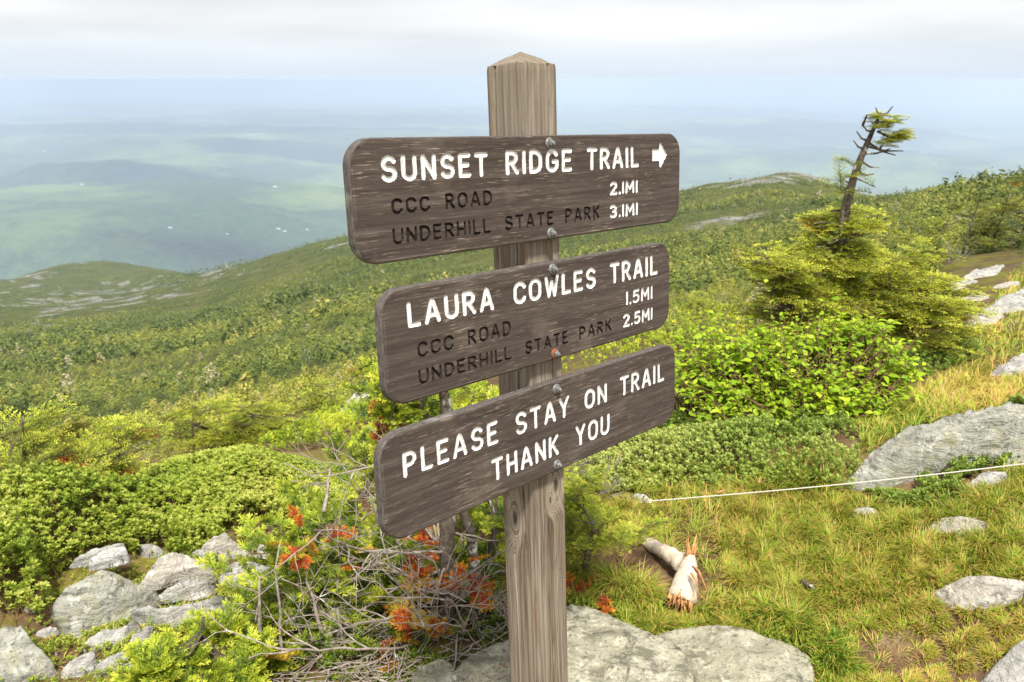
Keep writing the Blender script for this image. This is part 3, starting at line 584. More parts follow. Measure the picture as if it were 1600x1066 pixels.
def arc(cx, cy_, rx, ry, a0, a1, n=12):
    t = np.radians(np.linspace(a0, a1, n)); return list(zip(cx + rx * np.cos(t), cy_ + ry * np.sin(t)))
GL = {  # strokes on a cap height of 1: (width, strokes)
 'A': (0.60, [[(0, 0), (0.24, 0.92), (0.30, 1), (0.36, 0.92), (0.60, 0)], [(0.11, 0.30), (0.49, 0.30)]]),
 'C': (0.56, [arc(0.31, 0.66, 0.30, 0.34, 25, 180, 12) + arc(0.31, 0.34, 0.30, 0.34, 180, 335, 12)]),
 'D': (0.56, [[(0.0, 0), (0.0, 1), (0.20, 1)] + arc(0.20, 0.62, 0.35, 0.38, 90, 0, 8) + arc(0.20, 0.38, 0.35, 0.38, 0, -90, 8) + [(0, 0)]]),
 'E': (0.46, [[(0.46, 1), (0, 1), (0, 0), (0.46, 0)], [(0, 0.52), (0.38, 0.52)]]),
 'G': (0.58, [arc(0.30, 0.68, 0.29, 0.32, 30, 180, 12) + arc(0.30, 0.32, 0.29, 0.32, 180, 350, 12) + [(0.58, 0.46), (0.36, 0.46)]]),
 'H': (0.52, [[(0, 0), (0, 1)], [(0.52, 0), (0.52, 1)], [(0, 0.5), (0.52, 0.5)]]),
 'I': (0.0, [[(0, 0), (0, 1)]]),
 'K': (0.52, [[(0, 0), (0, 1)], [(0.50, 1), (0.03, 0.45)], [(0.18, 0.62), (0.52, 0)]]),
 'L': (0.42, [[(0, 1), (0, 0), (0.42, 0)]]),
 'M': (0.62, [[(0, 0), (0.03, 1), (0.31, 0.35), (0.59, 1), (0.62, 0)]]),
 'N': (0.54, [[(0, 0), (0, 1), (0.54, 0), (0.54, 1)]]),
 'O': (0.60, [arc(0.30, 0.66, 0.30, 0.34, 0, 180, 14) + arc(0.30, 0.34, 0.30, 0.34, 180, 360, 14) + [(0.60, 0.66)]]),
 'P': (0.50, [[(0, 0), (0, 1), (0.24, 1)] + arc(0.24, 0.73, 0.26, 0.27, 90, -90, 10) + [(0, 0.46)]]),
 'R': (0.52, [[(0, 0), (0, 1), (0.24, 1)] + arc(0.24, 0.75, 0.25, 0.25, 90, -90, 10) + [(0, 0.50)], [(0.22, 0.50), (0.52, 0)]]),
 'S': (0.54, [arc(0.28, 0.755, 0.25, 0.245, 25, 180, 9) + arc(0.28, 0.755, 0.25, 0.255, 180, 270, 6) + arc(0.27, 0.255, 0.27, 0.245, 90, 0, 6) + arc(0.27, 0.255, 0.27, 0.255, 0, -155, 10)]),
 'T': (0.54, [[(0, 1), (0.54, 1)], [(0.27, 1), (0.27, 0)]]),
 'U': (0.54, [[(0, 1), (0, 0.30)] + arc(0.27, 0.29, 0.27, 0.29, 180, 360, 12) + [(0.54, 1)]]),
 'W': (0.74, [[(0, 1), (0.18, 0), (0.37, 0.75), (0.56, 0), (0.74, 1)]]),
 'Y': (0.56, [[(0, 1), (0.28, 0.48), (0.56, 1)], [(0.28, 0.48), (0.28, 0)]]),
 '1': (0.0, [[(0, 0), (0, 1)]]),
 '2': (0.46, [arc(0.23, 0.76, 0.23, 0.24, 160, -20, 10) + [(0.0, 0.0), (0.46, 0.0)]]),
 '3': (0.44, [arc(0.20, 0.76, 0.22, 0.24, 145, -90, 10) + arc(0.20, 0.26, 0.24, 0.26, 90, -145, 10)]),
 '5': (0.46, [[(0.42, 1), (0.06, 1), (0.03, 0.56)] + arc(0.20, 0.32, 0.26, 0.32, 110, -140, 12)]),
 '.': (0.0, [[(0, 0), (0.0, 0.03)]]),
}
def strokes(text, x0, x1, base, cap, w):
    gap = 0.40 if len(text) < 9 else 0.34
    if 'MI' in text: gap = 0.30
    tot = sum(GL[c][0] for c in text) + gap * (len(text) - 1); k = (x1 - x0 - 2 * w) / tot; x = x0 + w; out = []
    for c in text:
        wd, ss = GL[c]
        for s_ in ss:
            out.append(np.array([(x + a * k, base + w + b * (cap - 2 * w)) for a, b in s_]))
        x += (wd + gap) * k
    return out
ARROW = np.array([(0, 0.27), (0.46, 0.27), (0.50, 0.02), (0.58, 0.0), (1.0, 0.5), (0.58, 1.0), (0.50, 0.98), (0.46, 0.75), (0, 0.75)])
BOARDS = [
 (-0.4215, 0.4120, -0.1223, -0.3067, 'top board routed SUNSET RIDGE TRAIL with white arrow', 0.042, [
   ('W', 0.0042, -0.1873, [('SUNSET', -0.3681, -0.1515, 0.0396), ('RIDGE', -0.1101, 0.0600, 0.0412), ('TRAIL', 0.1018, 0.2636, 0.0417)], True),
   ('W', 0.003, -0.2376, [('2.1MI', 0.1710, 0.2605, 0.0262)], False),
   ('W', 0.003, -0.2823, [('3.1MI', 0.1704, 0.2605, 0.0264)], False),
   ('D', 0.0025, -0.2356, [('CCC', -0.3528, -0.2786, 0.0244), ('ROAD', -0.2471, -0.1444, 0.0258)], False),
   ('D', 0.0025, -0.2813, [('UNDERHILL', -0.3539, -0.1505, 0.0254), ('STATE', -0.1170, 0.0071, 0.0260), ('PARK', 0.0387, 0.1394, 0.0270)], False)]),
 (-0.3858, 0.3784, -0.3479, -0.5338, 'middle board routed LAURA COWLES TRAIL', 0.04, [
   ('W', 0.0041, -0.4129, [('LAURA', -0.3366, -0.1500, 0.0416), ('COWLES', -0.1027, 0.1251, 0.0412), ('TRAIL', 0.1694, 0.3304, 0.0427)], False),
   ('W', 0.0029, -0.4637, [('1.5MI', 0.2224, 0.3139, 0.0290)], False),
   ('W', 0.0029, -0.5091, [('2.5MI', 0.2120, 0.3144, 0.0282)], False),
   ('D', 0.0025, -0.4650, [('CCC', -0.3208, -0.2451, 0.0256), ('ROAD', -0.2131, -0.1109, 0.0272)], False),
   ('D', 0.0025, -0.5094, [('UNDERHILL', -0.3217, -0.1114, 0.0254), ('STATE', -0.0768, 0.0407, 0.0256), ('PARK', 0.0733, 0.1740, 0.0262)], False)]),
 (-0.4082, 0.4047, -0.5762, -0.7594, 'lowest board routed PLEASE STAY ON TRAIL THANK YOU', 0.042, [
   ('W', 0.0038, -0.6552, [('PLEASE', -0.3647, -0.1527, 0.0432), ('STAY', -0.1082, 0.0407, 0.0432), ('ON', 0.0868, 0.1569, 0.0411), ('TRAIL', 0.2011, 0.3602, 0.0430)], False),
   ('W', 0.0038, -0.7253, [('THANK', -0.1719, 0.0076, 0.0432), ('YOU', 0.0580, 0.1654, 0.0437)], False)]),
]
THK = 0.020; CELL = 0.00125
def rrect(l, r, zt, zb, rad, inset, n=14):
    l, r, zt, zb, rad = l + inset, r - inset, zt - inset, zb + inset, max(rad - inset, 0.004)
    p = []
    for cx, cz, a0 in ((r - rad, zt - rad, 0), (l + rad, zt - rad, 90), (l + rad, zb + rad, 180), (r - rad, zb + rad, 270)):
        for t in np.radians(np.linspace(a0, a0 + 90, n)): p.append((cx + rad * math.cos(t), cz + rad * math.sin(t)))
    return np.array(p)
def build_board(l, r, zt, zb, label, rad, lines):
    ins = 0.004
    nx, nz = int((r - l) / CELL) + 5, int((zt - zb) / CELL) + 5
    X, Zg = np.meshgrid(l - 2 * CELL + CELL * np.arange(nx), zb - 2 * CELL + CELL * np.arange(nz))
    cx, cz, hx, hz_ = (l + r) / 2, (zt + zb) / 2, (r - l) / 2 - ins - (rad - ins), (zt - zb) / 2 - ins - (rad - ins)
    qx, qz = np.abs(X - cx) - hx, np.abs(Zg - cz) - hz_
    sd = -(np.hypot(np.maximum(qx, 0), np.maximum(qz, 0)) + np.minimum(np.maximum(qx, qz), 0) - (rad - ins))
    depth = np.zeros_like(X); owner = np.zeros(X.shape, int) ; letter = np.full(X.shape, -1.0)
    metas = []; wi = 0
    for li, (kind, w_, base, words, arrow) in enumerate(lines):
        jobs = [(t_, strokes(t_, x0, x1, base, cap, w_)) for t_, x0, x1, cap in words] + ([('arrow', None)] if arrow else [])
        for text, sts in jobs:
            wi += 1; S = np.full(X.shape, -1.0)
            for pl in sts or []:
                x_a, x_b, z_a, z_b = pl[:, 0].min() - 2.5 * w_, pl[:, 0].max() + 2.5 * w_, pl[:, 1].min() - 2.5 * w_, pl[:, 1].max() + 2.5 * w_
                i0, i1 = max(int((x_a - X[0, 0]) / CELL), 0), int((x_b - X[0, 0]) / CELL) + 2; j0, j1 = max(int((z_a - Zg[0, 0]) / CELL), 0), int((z_b - Zg[0, 0]) / CELL) + 2
                xs, zs = X[j0:j1, i0:i1], Zg[j0:j1, i0:i1]; d = np.full(xs.shape, 1e9)
                for a, b in zip(pl[:-1], pl[1:]):
                    e = b - a; t = np.clip(((xs - a[0]) * e[0] + (zs - a[1]) * e[1]) / (e @ e + 1e-15), 0, 1)
                    d = np.minimum(d, np.hypot(xs - a[0] - t * e[0], zs - a[1] - t * e[1]))
                ww = w_ * (1 + 0.10 * fbm(xs * 90, zs * 90, li, 2))
                S[j0:j1, i0:i1] = np.maximum(S[j0:j1, i0:i1], (ww - d) / w_)
            if sts is None:
                A = ARROW * np.array([0.0509, 0.0498]) + np.array([0.3107, -0.1903])
                S = np.maximum(S, np.clip(polysdf(X, Zg, A) / w_, -1, 1))
            D = 0.0018 if (w_ > 0.003 or kind == 'W') else 0.0032
            dep = D * np.sqrt(np.clip(1 - (1 - np.clip(S, 0, 1)) ** 9, 0, 1))
            depth = np.maximum(depth, dep); letter = np.maximum(letter, S * w_)
            owner = np.where(S > -0.5, wi, owner); metas.append((kind, text, wi))
    # vertices near an outline move onto it
    for f, cellmax in ((letter, 0.55), (sd, 1.0)):
        gz, gx = np.gradient(f, CELL); gl = np.maximum(np.hypot(gx, gz), 1e-6)
        near = (np.abs(f) < cellmax * CELL * 0.95) & (gl > 0.3) & (gl < 1.6)
        X = np.where(near, X - f * gx / gl ** 2, X); Zg = np.where(near, Zg - f * gz / gl ** 2, Zg)
        if f is letter: depth = np.where(near, 0.0, depth)
    bow = 0.0006 * fbm(X * 9, Zg * 40, zt * 30, 3)
    Yg = -THK + depth + bow
    ctr = lambda a: 0.25 * (a[:-1, :-1] + a[1:, :-1] + a[:-1, 1:] + a[1:, 1:])
    inside = ctr(sd) > 0; lc = ctr(letter) > 0
    oc = owner[:-1, :-1]
    ids = np.arange(X.size).reshape(X.shape)
    quad = np.stack([ids[:-1, :-1], ids[:-1, 1:], ids[1:, 1:], ids[1:, :-1]], -1)
    V = np.stack([X, Yg, Zg], -1).reshape(-1, 3)
    def sub(mask):
        q = quad[mask]; u, inv = np.unique(q, return_inverse=True); return V[u], inv.reshape(-1, 4)
    mb = MB(); v, q = sub(inside & ~lc); mb.add(v, q)
    # rounded rim, sides and back
    rings = []
    for ins_, y in ((ins + 0.004, -THK + 0.0006), (ins, -THK + 0.0002), (0.0016, -THK + 0.0010), (0.0, -THK + 0.0035), (0.0, -0.003), (0.0025, 0.0)):
        p = rrect(l, r, zt, zb, rad, ins_); rings.append(np.stack([p[:, 0], np.full(len(p), y), p[:, 1]], 1))
    n = len(rings[0]); vv = np.concatenate(rings + [np.array([[(l + r) / 2, 0.0, (zt + zb) / 2]])])
    vv[:, 1] += 0.0004 * fbm(vv[:, 0] * 50, vv[:, 2] * 50, 2, 2) * (vv[:, 1] < -0.03) * (vv[:, 1] > -0.0372)
    for k in range(len(rings) - 1):
        a = np.arange(n); b = (a + 1) % n
        qq = np.stack([k * n + a, (k + 1) * n + a, (k + 1) * n + b, k * n + b], -1)
        mb.add(vv, qq, None, 0.5, 0 if k < 2 else 1)
    a = np.arange(n); b = (a + 1) % n; mb.add(vv, None, np.stack([np.full(n, len(vv) - 1), (len(rings) - 1) * n + b, (len(rings) - 1) * n + a], -1), 0.5, 1)
    bo = into_sign(mb.build('board', [M['board'], M['edge']], sgn)); bo['label'] = label
    for kind, text, wi in metas:
        mk = inside & lc & (oc == wi)
        v, q = sub(mk); lm = MB(); lm.add(v, q)
        lo = lm.build('arrow' if text == 'arrow' else 'lettering', M['paint'] if kind == 'W' else M['groove'], bo)
        lo['label'] = 'white painted routed arrow' if text == 'arrow' else ('white painted routed word ' if kind == 'W' else 'dark unpainted routed word ') + text
    return bo
for b in BOARDS: build_board(*b)

# --- post
def mat_post():
    m = Mat('weathered_post_wood')
    tc = m.n('TexCoord').outputs['Object']
    knots = [(-0.0445, 0.055, -0.865, 0.008), (0.018, 0.0, -0.80, 0.008), (0.002, 0.0, -0.825, 0.004)]
    off = None; core = None
    for kx, ky, kz, kr in knots:
        sv = m.n('VectorMath', {'operation': 'SUBTRACT'}, i0=tc, i1=(kx, ky, kz)).outputs[0]
        sv = m.n('VectorMath', {'operation': 'MULTIPLY'}, i0=sv, i1=(1, 1, 0.42)).outputs[0]
        ln = m.n('VectorMath', {'operation': 'LENGTH'}, i0=sv).outputs['Value']
        f = m.ramp(m.math('DIVIDE', ln, kr * 5.0), (0.0, 1.0), (0.35, 0.75), (1.0, 0.0), interp='EASE')
        k = m.ramp(m.math('DIVIDE', ln, kr * 2.0), (0.25, 1.0), (0.5, 0.0))
        off = f if off is None else m.math('ADD', off, f); core = k if core is None else m.math('MAXIMUM', core, k)
    sx = m.n('SeparateXYZ', i0=tc)
    wx = m.math('ADD', m.math('ADD', sx.outputs[0], m.math('MULTIPLY', sx.outputs[1], 1.0)), m.math('MULTIPLY', off, 0.022))
    low = m.noise(m.coord((9, 9, 1.6)), 1, 3)
    wx = m.math('ADD', wx, m.math('MULTIPLY', low, 0.030))
    cv = m.n('CombineXYZ', i0=wx, i1=0.0, i2=m.math('MULTIPLY', sx.outputs[2], 0.012)).outputs[0]
    n1 = m.noise(cv, 120, 4, 0.65); n2 = m.noise(cv, 420, 3, 0.6); nl = m.noise(m.coord((14, 14, 3)), 1, 4); fib = m.noise(m.coord((260, 260, 14)), 1, 4, 0.6); st = m.noise(m.coord((40, 40, 5)), 1, 4)
    c = m.ramp(n1, (0.33, (0.07, 0.05, 0.032)), (0.42, (0.155, 0.118, 0.082)), (0.52, (0.245, 0.202, 0.148)), (0.66, (0.32, 0.275, 0.215)))
    c = m.mix(m.ramp(n2, (0.34, 0.9), (0.50, 0.0)), c, (0.07, 0.048, 0.032))
    c = m.mix(m.ramp(nl, (0.45, 0.0), (0.75, 0.45)), c, (0.27, 0.235, 0.195))
    c = m.mix(m.math('MULTIPLY', m.ramp(st, (0.58, 0.0), (0.72, 0.75)), m.ramp(sx.outputs[2], (0.0, 1.0), (1.0, 1.0))), c, (0.17, 0.10, 0.055))
    c = m.mix(m.ramp(fib, (0.62, 0.0), (0.75, 0.4)), c, (0.42, 0.37, 0.30))
    rg = m.n('TexWave', {'wave_type': 'BANDS'}, Vector=m.n('CombineXYZ', i0=off).outputs[0], Scale=5.0).outputs['Fac']
    c = m.mix(m.math('MULTIPLY', m.ramp(off, (0.3, 0.0), (0.6, 0.7)), m.ramp(rg, (0.3, 0.0), (0.7, 1.0))), c, (0.42, 0.35, 0.28))
    c = m.mix(m.math('MULTIPLY', core, 0.85), c, (0.06, 0.045, 0.035))
    h = m.math('ADD', m.math('MULTIPLY', n1, 0.7), m.math('ADD', m.math('MULTIPLY', n2, 0.5), m.math('MULTIPLY', fib, 0.3)))
    return m.done(c, 0.82, 0.2, m.bump(h, 0.7, 0.0016))
M['post'] = mat_post()
def build_post():
    s = 0.089; h = s / 2; c = 0.0025; per = []
    for (ax, ay, bx, by) in ((-h, 0, h, 0), (h, 0, h, s), (h, s, -h, s), (-h, s, -h, 0)):
        a, b = np.array([ax, ay]), np.array([bx, by]); d = (b - a) / s
        for t in np.concatenate([[c * 0.35], np.linspace(c, s - c, 104), [s - c * 0.35]]): per.append(a + d * t + (np.array([-d[1], d[0]]) * (0.0008 if t < c * 0.5 or t > s - c * 0.5 else 0)))
    per = np.array(per); n = len(per)
    zs = np.concatenate([np.linspace(BASEZ - 0.25, -0.02, 420), [-0.012, -0.006, -0.002, 0.0]])
    cen = np.array([0, h]); rows = []
    n_cap = 0
    for z in zs:
        p = per.copy(); out = nrm(p - cen)
        arc_ = np.arange(n) / n
        dd = 0.0004 * fbm(arc_ * 420, np.full(n, z * 3.0), 1.0, 3)
        # drying checks: long splits that wander a little
        for face, u, z0_, z1_, wd, dp in ((3, 0.84, 0.01, -0.42, 0.0016, 0.016), (0, 0.74, 0.01, -0.20, 0.0013, 0.010), (3, 0.30, -0.30, -1.0, 0.0009, 0.004), (0, 0.45, -0.86, -1.45, 0.0010, 0.006), (0, 0.30, -0.75, -1.1, 0.0009, 0.004), (3, 0.66, -0.9, -1.5, 0.0009, 0.004)):
            uu = u + 0.05 * math.sin(z * 7 + u * 20) + 0.10 * (z0_ - z) * (0.3 if face == 3 else -0.1)
            loc = (arc_ * 4 - face - (1 - uu if face == 3 else uu)) * s
            fade = smooth(z1_, z1_ + 0.12, z) * (1 - smooth(z0_ - 0.02, z0_, z)) if z0_ < 0 else smooth(z1_, z1_ + 0.12, z)
            dd = dd - dp * fade * np.exp(-0.5 * (loc / wd) ** 2)
        if z > -0.004: dd = dd - 0.0010
        p = p + out * dd[:, None]
        rows.append(np.concatenate([p, np.full((n, 1), z)], 1))
    for f, z in ((0.97, 0.0010), (0.90, 0.0028), (0.8, 0.0054), (0.6, 0.0104), (0.4, 0.0153), (0.2, 0.0203), (0.06, 0.0236)):
        p = cen + (per - cen) * f; rows.append(np.concatenate([p, (z + 0.0012 * fbm(p[:, 0] * 160, p[:, 1] * 160, 3, 3))[:, None]], 1))
    v = np.concatenate(rows + [np.array([[0, h, 0.0245]])]); k = len(rows)
    i = np.arange(k - 1)[:, None] * n; a = np.arange(n)[None]; b = (a + 1) % n
    q = np.stack([i + a, i + b, i + n + b, i + n + a], -1).reshape(-1, 4)
    t = np.stack([(k - 1) * n + a[0], (k - 1) * n + b[0], np.full(n, len(v) - 1)], -1)
    mb = MB(); mb.add(v, q, t); o = into_sign(mb.build('post', M['post'], sgn))
    fl = np.zeros(len(o.data.polygons), bool); o.data.polygons.foreach_get('use_smooth', fl); ncap = (7 + 0) * n + n
    fl[len(q) - 7 * n:] = False; o.data.polygons.foreach_set('use_smooth', fl); return o
build_post()
# --- bolts with washers
def mat_metal(name, col, rust):
    m = Mat(name); n = m.noise(m.coord((120, 120, 120)), 1, 5, 0.65)
    c = m.mix(m.ramp(n, (0.5 - rust * 0.3, 0.0), (0.62 - rust * 0.2, 1.0)), col, (0.26, 0.075, 0.03) if rust > 0.3 else (0.20, 0.19, 0.17))
    return m.done(c, 0.5, 0.4, m.bump(n, 0.3, 0.0008), metal=0.55 if rust < 0.3 else 0.1)
M['zinc'] = mat_metal('galvanised_metal', (0.24, 0.245, 0.24), 0.0); M['rust'] = mat_metal('rusty_metal', (0.42, 0.17, 0.08), 0.9)
def lathe(prof, k, cx, cz, y0, rough=0.0):
    v = []
    for rr, y in prof:
        for j in range(k):
            t = 2 * math.pi * (j + 0.5) / k; v.append((cx + rr * math.cos(t), y0 + y, cz + rr * math.sin(t)))
    q = []
    for i in range(len(prof) - 1):
        for j in range(k): q.append((i * k + j, (i + 1) * k + j, (i + 1) * k + (j + 1) % k, i * k + (j + 1) % k))
    c = len(v); v.append((cx, y0 + prof[-1][1], cz)); t_ = [((len(prof) - 1) * k + j, c, (len(prof) - 1) * k + (j + 1) % k) for j in range(k)]
    return v, q, t_
for bi, (bx, bz) in enumerate([(-0.0008, -0.1364), (-0.0018, -0.2951), (0.0004, -0.3611), (0.0015, -0.5216), (0.0035, -0.5917), (0.0010, -0.7446)]):
    y0 = -THK
    mb = MB(); v, q, t = lathe([(0.0062, -0.0005), (0.0064, -0.0055), (0.0056, -0.0070), (0.0020, -0.0074)], 6, bx, bz, y0 - 0.0022); mb.add(v, q, t)
    v, q, t = lathe([(0.0036, -0.007), (0.0036, -0.0100), (0.0030, -0.0108)], 14, bx, bz, y0 - 0.0022); mb.add(v, q, t)
    bo = into_sign(mb.build('bolt', M['zinc'], sgn, sm=False))
    wm = MB(); v, q, t = lathe([(0.0098, 0.002), (0.0102, -0.0012), (0.0096, -0.0023), (0.0060, -0.0030), (0.002, -0.0030)], 28, bx, bz, y0); wm.add(v, q, t)
    wo_ = wm.build('washer', M['rust'] if bi == 3 else M['zinc'], bo)
    if bi == 3: wo_['label'] = 'rusty orange washer'
# staple ends left in the post
for px_, pz_ in ((-0.018, -0.765), (0.026, -0.985), (0.029, -1.005)):
    mb = MB(); tube_into(mb, [(px_ - 0.004, -0.0006, pz_), (px_, -0.0018, pz_ + 0.001), (px_ + 0.004, -0.0006, pz_ + 0.001)], 0.0007, 5)
    into_sign(mb.build('staple', M['zinc'], sgn))


# ------------------------------------------------------------------ plant templates
def sprig(L, n, nl, nw, rng, flat=0.6):
    """a shoot with needles; along +x, upper side +z"""
    mb = MB(); x = np.linspace(0.04, 1.0, n) * L; side = np.where(np.arange(n) % 2 == 0, 1.0, -1.0)
    phi = np.where(rng.random(n) < flat, rng.uniform(-10, 25, n), rng.uniform(30, 80, n)); phi = np.radians(phi)
    al = np.radians(np.interp(x / L, [0, 0.8, 1.0], [68, 58, 22])) + rng.normal(0, 0.12, n)
    d = np.stack([np.cos(al), np.sin(al) * np.cos(phi) * side, np.sin(al) * np.sin(phi)], 1)
    wv = nrm(np.cross(d, np.array([0, 0.0, 1.0]) + 0.25 * rng.normal(size=(n, 3)))) * nw * 0.5
    b = np.stack([x, 0 * x, 0 * x], 1); ln = (nl * rng.uniform(0.75, 1.1, n))[:, None]
    v = np.stack([b - wv * 0.7, b + wv * 0.7, b + d * ln * 0.75 + wv, b + d * ln * 0.75 - wv, b + d * ln], 1).reshape(-1, 3)
    k = np.arange(n)[:, None] * 5
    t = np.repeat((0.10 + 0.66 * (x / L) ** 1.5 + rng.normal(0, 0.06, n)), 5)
    mb.add(v, np.concatenate([k, k + 1, k + 2, k + 3], 1), np.concatenate([k + 3, k + 2, k + 4], 1), t)
    return mb.tpl()
def spray(L, nshoot, n, nl, nw, rng):
    """a flat spray of shoots, and its woody axis as a second template"""
    mb = MB(); vs = [sprig(1.0, n, 1, 1, rng) for _ in range(1)]
    x = np.linspace(0.12, 0.92, nshoot) * L; side = np.where(np.arange(nshoot) % 2 == 0, 1.0, -1.0)
    ln = L * np.interp(x / L, [0, 0.25, 0.6, 1.0], [0.30, 0.46, 0.36, 0.20]) * rng.uniform(0.75, 1.15, nshoot)
    ang = np.radians(rng.uniform(42, 60, nshoot)) * side
    droop = lambda t: -0.10 * L * (t / L) ** 2
    wd = MB(); tube_into(wd, np.stack([np.linspace(0, L * 0.95, 5), np.zeros(5), droop(np.linspace(0, L * 0.95, 5))], 1), np.linspace(0.012, 0.004, 5) * L, 4, 0.5, 0, False)
    for i in range(nshoot):
        tp = sprig(ln[i], max(int(n * ln[i] / (0.4 * L)), 6), nl, nw, rng)
        d = np.array([[math.cos(ang[i]), math.sin(ang[i]), rng.uniform(-0.12, 0.22)]])
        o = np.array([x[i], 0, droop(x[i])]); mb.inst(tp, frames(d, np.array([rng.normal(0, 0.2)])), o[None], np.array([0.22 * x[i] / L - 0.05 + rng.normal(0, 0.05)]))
        tube_into(wd, np.stack([o, o + d[0] * ln[i] * 0.85]), np.array([0.006, 0.003]) * L, 3, 0.5, 0, False)
    tp = sprig(0.45 * L, int(n * 1.1), nl, nw, rng); mb.inst(tp, frames(np.array([[1.0, 0, -0.15]])), np.array([[0.6 * L, 0, droop(0.6 * L)]]), np.array([0.2]))
    tp = sprig(0.6 * L, n, nl, nw, rng); mb.inst(tp, frames(np.array([[1.0, 0, -0.03]])), np.array([[0.02 * L, 0, 0]]), np.array([-0.1]))
    return mb.tpl(), wd.tpl()
rg0 = np.random.default_rng(11)
SPR_F = [spray(0.17, 9, 26, 0.014, 0.0026, rg0) for _ in range(4)]     # close by
SPR_N = [spray(0.085, 5, 30, 0.015, 0.0028, rg0) for _ in range(4)]   # stubby shoots close to the lens
SPR_M = [spray(0.24, 11, 15, 0.017, 0.0050, rg0) for _ in range(4)]    # a few metres off
SPR_C = [spray(0.34, 8, 8, 0.030, 0.0110, rg0) for _ in range(3)]      # ten metres off
def leaf_tpl(L, W, nseg=4, fold=0.25, bend=0.3, pointed=True):
    mb = MB(); t = np.linspace(0, 1, nseg + 1)
    wdt = W * np.sin(np.pi * np.clip(t, 0, 1) ** (0.75 if pointed else 1.0)) ** (0.9 if pointed else 0.6) * 0.5
    wdt[0] = W * 0.04; wdt[-1] = 0.0005
    x = L * t; z = -bend * L * t ** 2
    v = np.concatenate([np.stack([x, wdt, z + fold * wdt], 1), np.stack([x, 0 * x, z], 1), np.stack([x, -wdt, z + fold * wdt], 1)])
    n = nseg + 1; i = np.arange(nseg); q = np.concatenate([np.stack([i, n + i, n + i + 1, i + 1], 1), np.stack([n + i, 2 * n + i, 2 * n + i + 1, n + i + 1], 1)])
    mb.add(v, q, None, 0.0); return mb.tpl()
def rosette(nl, L, W, rng, up=(15, 70)):
    mb = MB(); lf = leaf_tpl(L, W, 2, 0.3, 0.15, False)
    az = np.arange(nl) * 2.4 + rng.uniform(0, 6); el = np.radians(np.linspace(up[0], up[1], nl) + rng.normal(0, 8, nl))
    d = np.stack([np.cos(az) * np.cos(el), np.sin(az) * np.cos(el), np.sin(el)], 1)
    mb.inst(lf, frames(d) * rng.uniform(0.7, 1.1, nl)[:, None, None], np.stack([0 * az, 0 * az, np.linspace(-0.5, 0.1, nl) * L], 1), np.linspace(-0.12, 0.22, nl))
    return mb.tpl()
def rnd_dir(n, rng): return nrm(rng.normal(size=(n, 3)))
def wander(a, b, n, amp, rng):
    t = np.linspace(0, 1, n)[:, None]; a, b = np.asarray(a, float), np.asarray(b, float)
    j = np.cumsum(rng.normal(size=(n, 3)), 0); j = j - j[0] - (j[-1] - j[0]) * t
    return a + (b - a) * t + amp * np.linalg.norm(b - a) * j / math.sqrt(n)

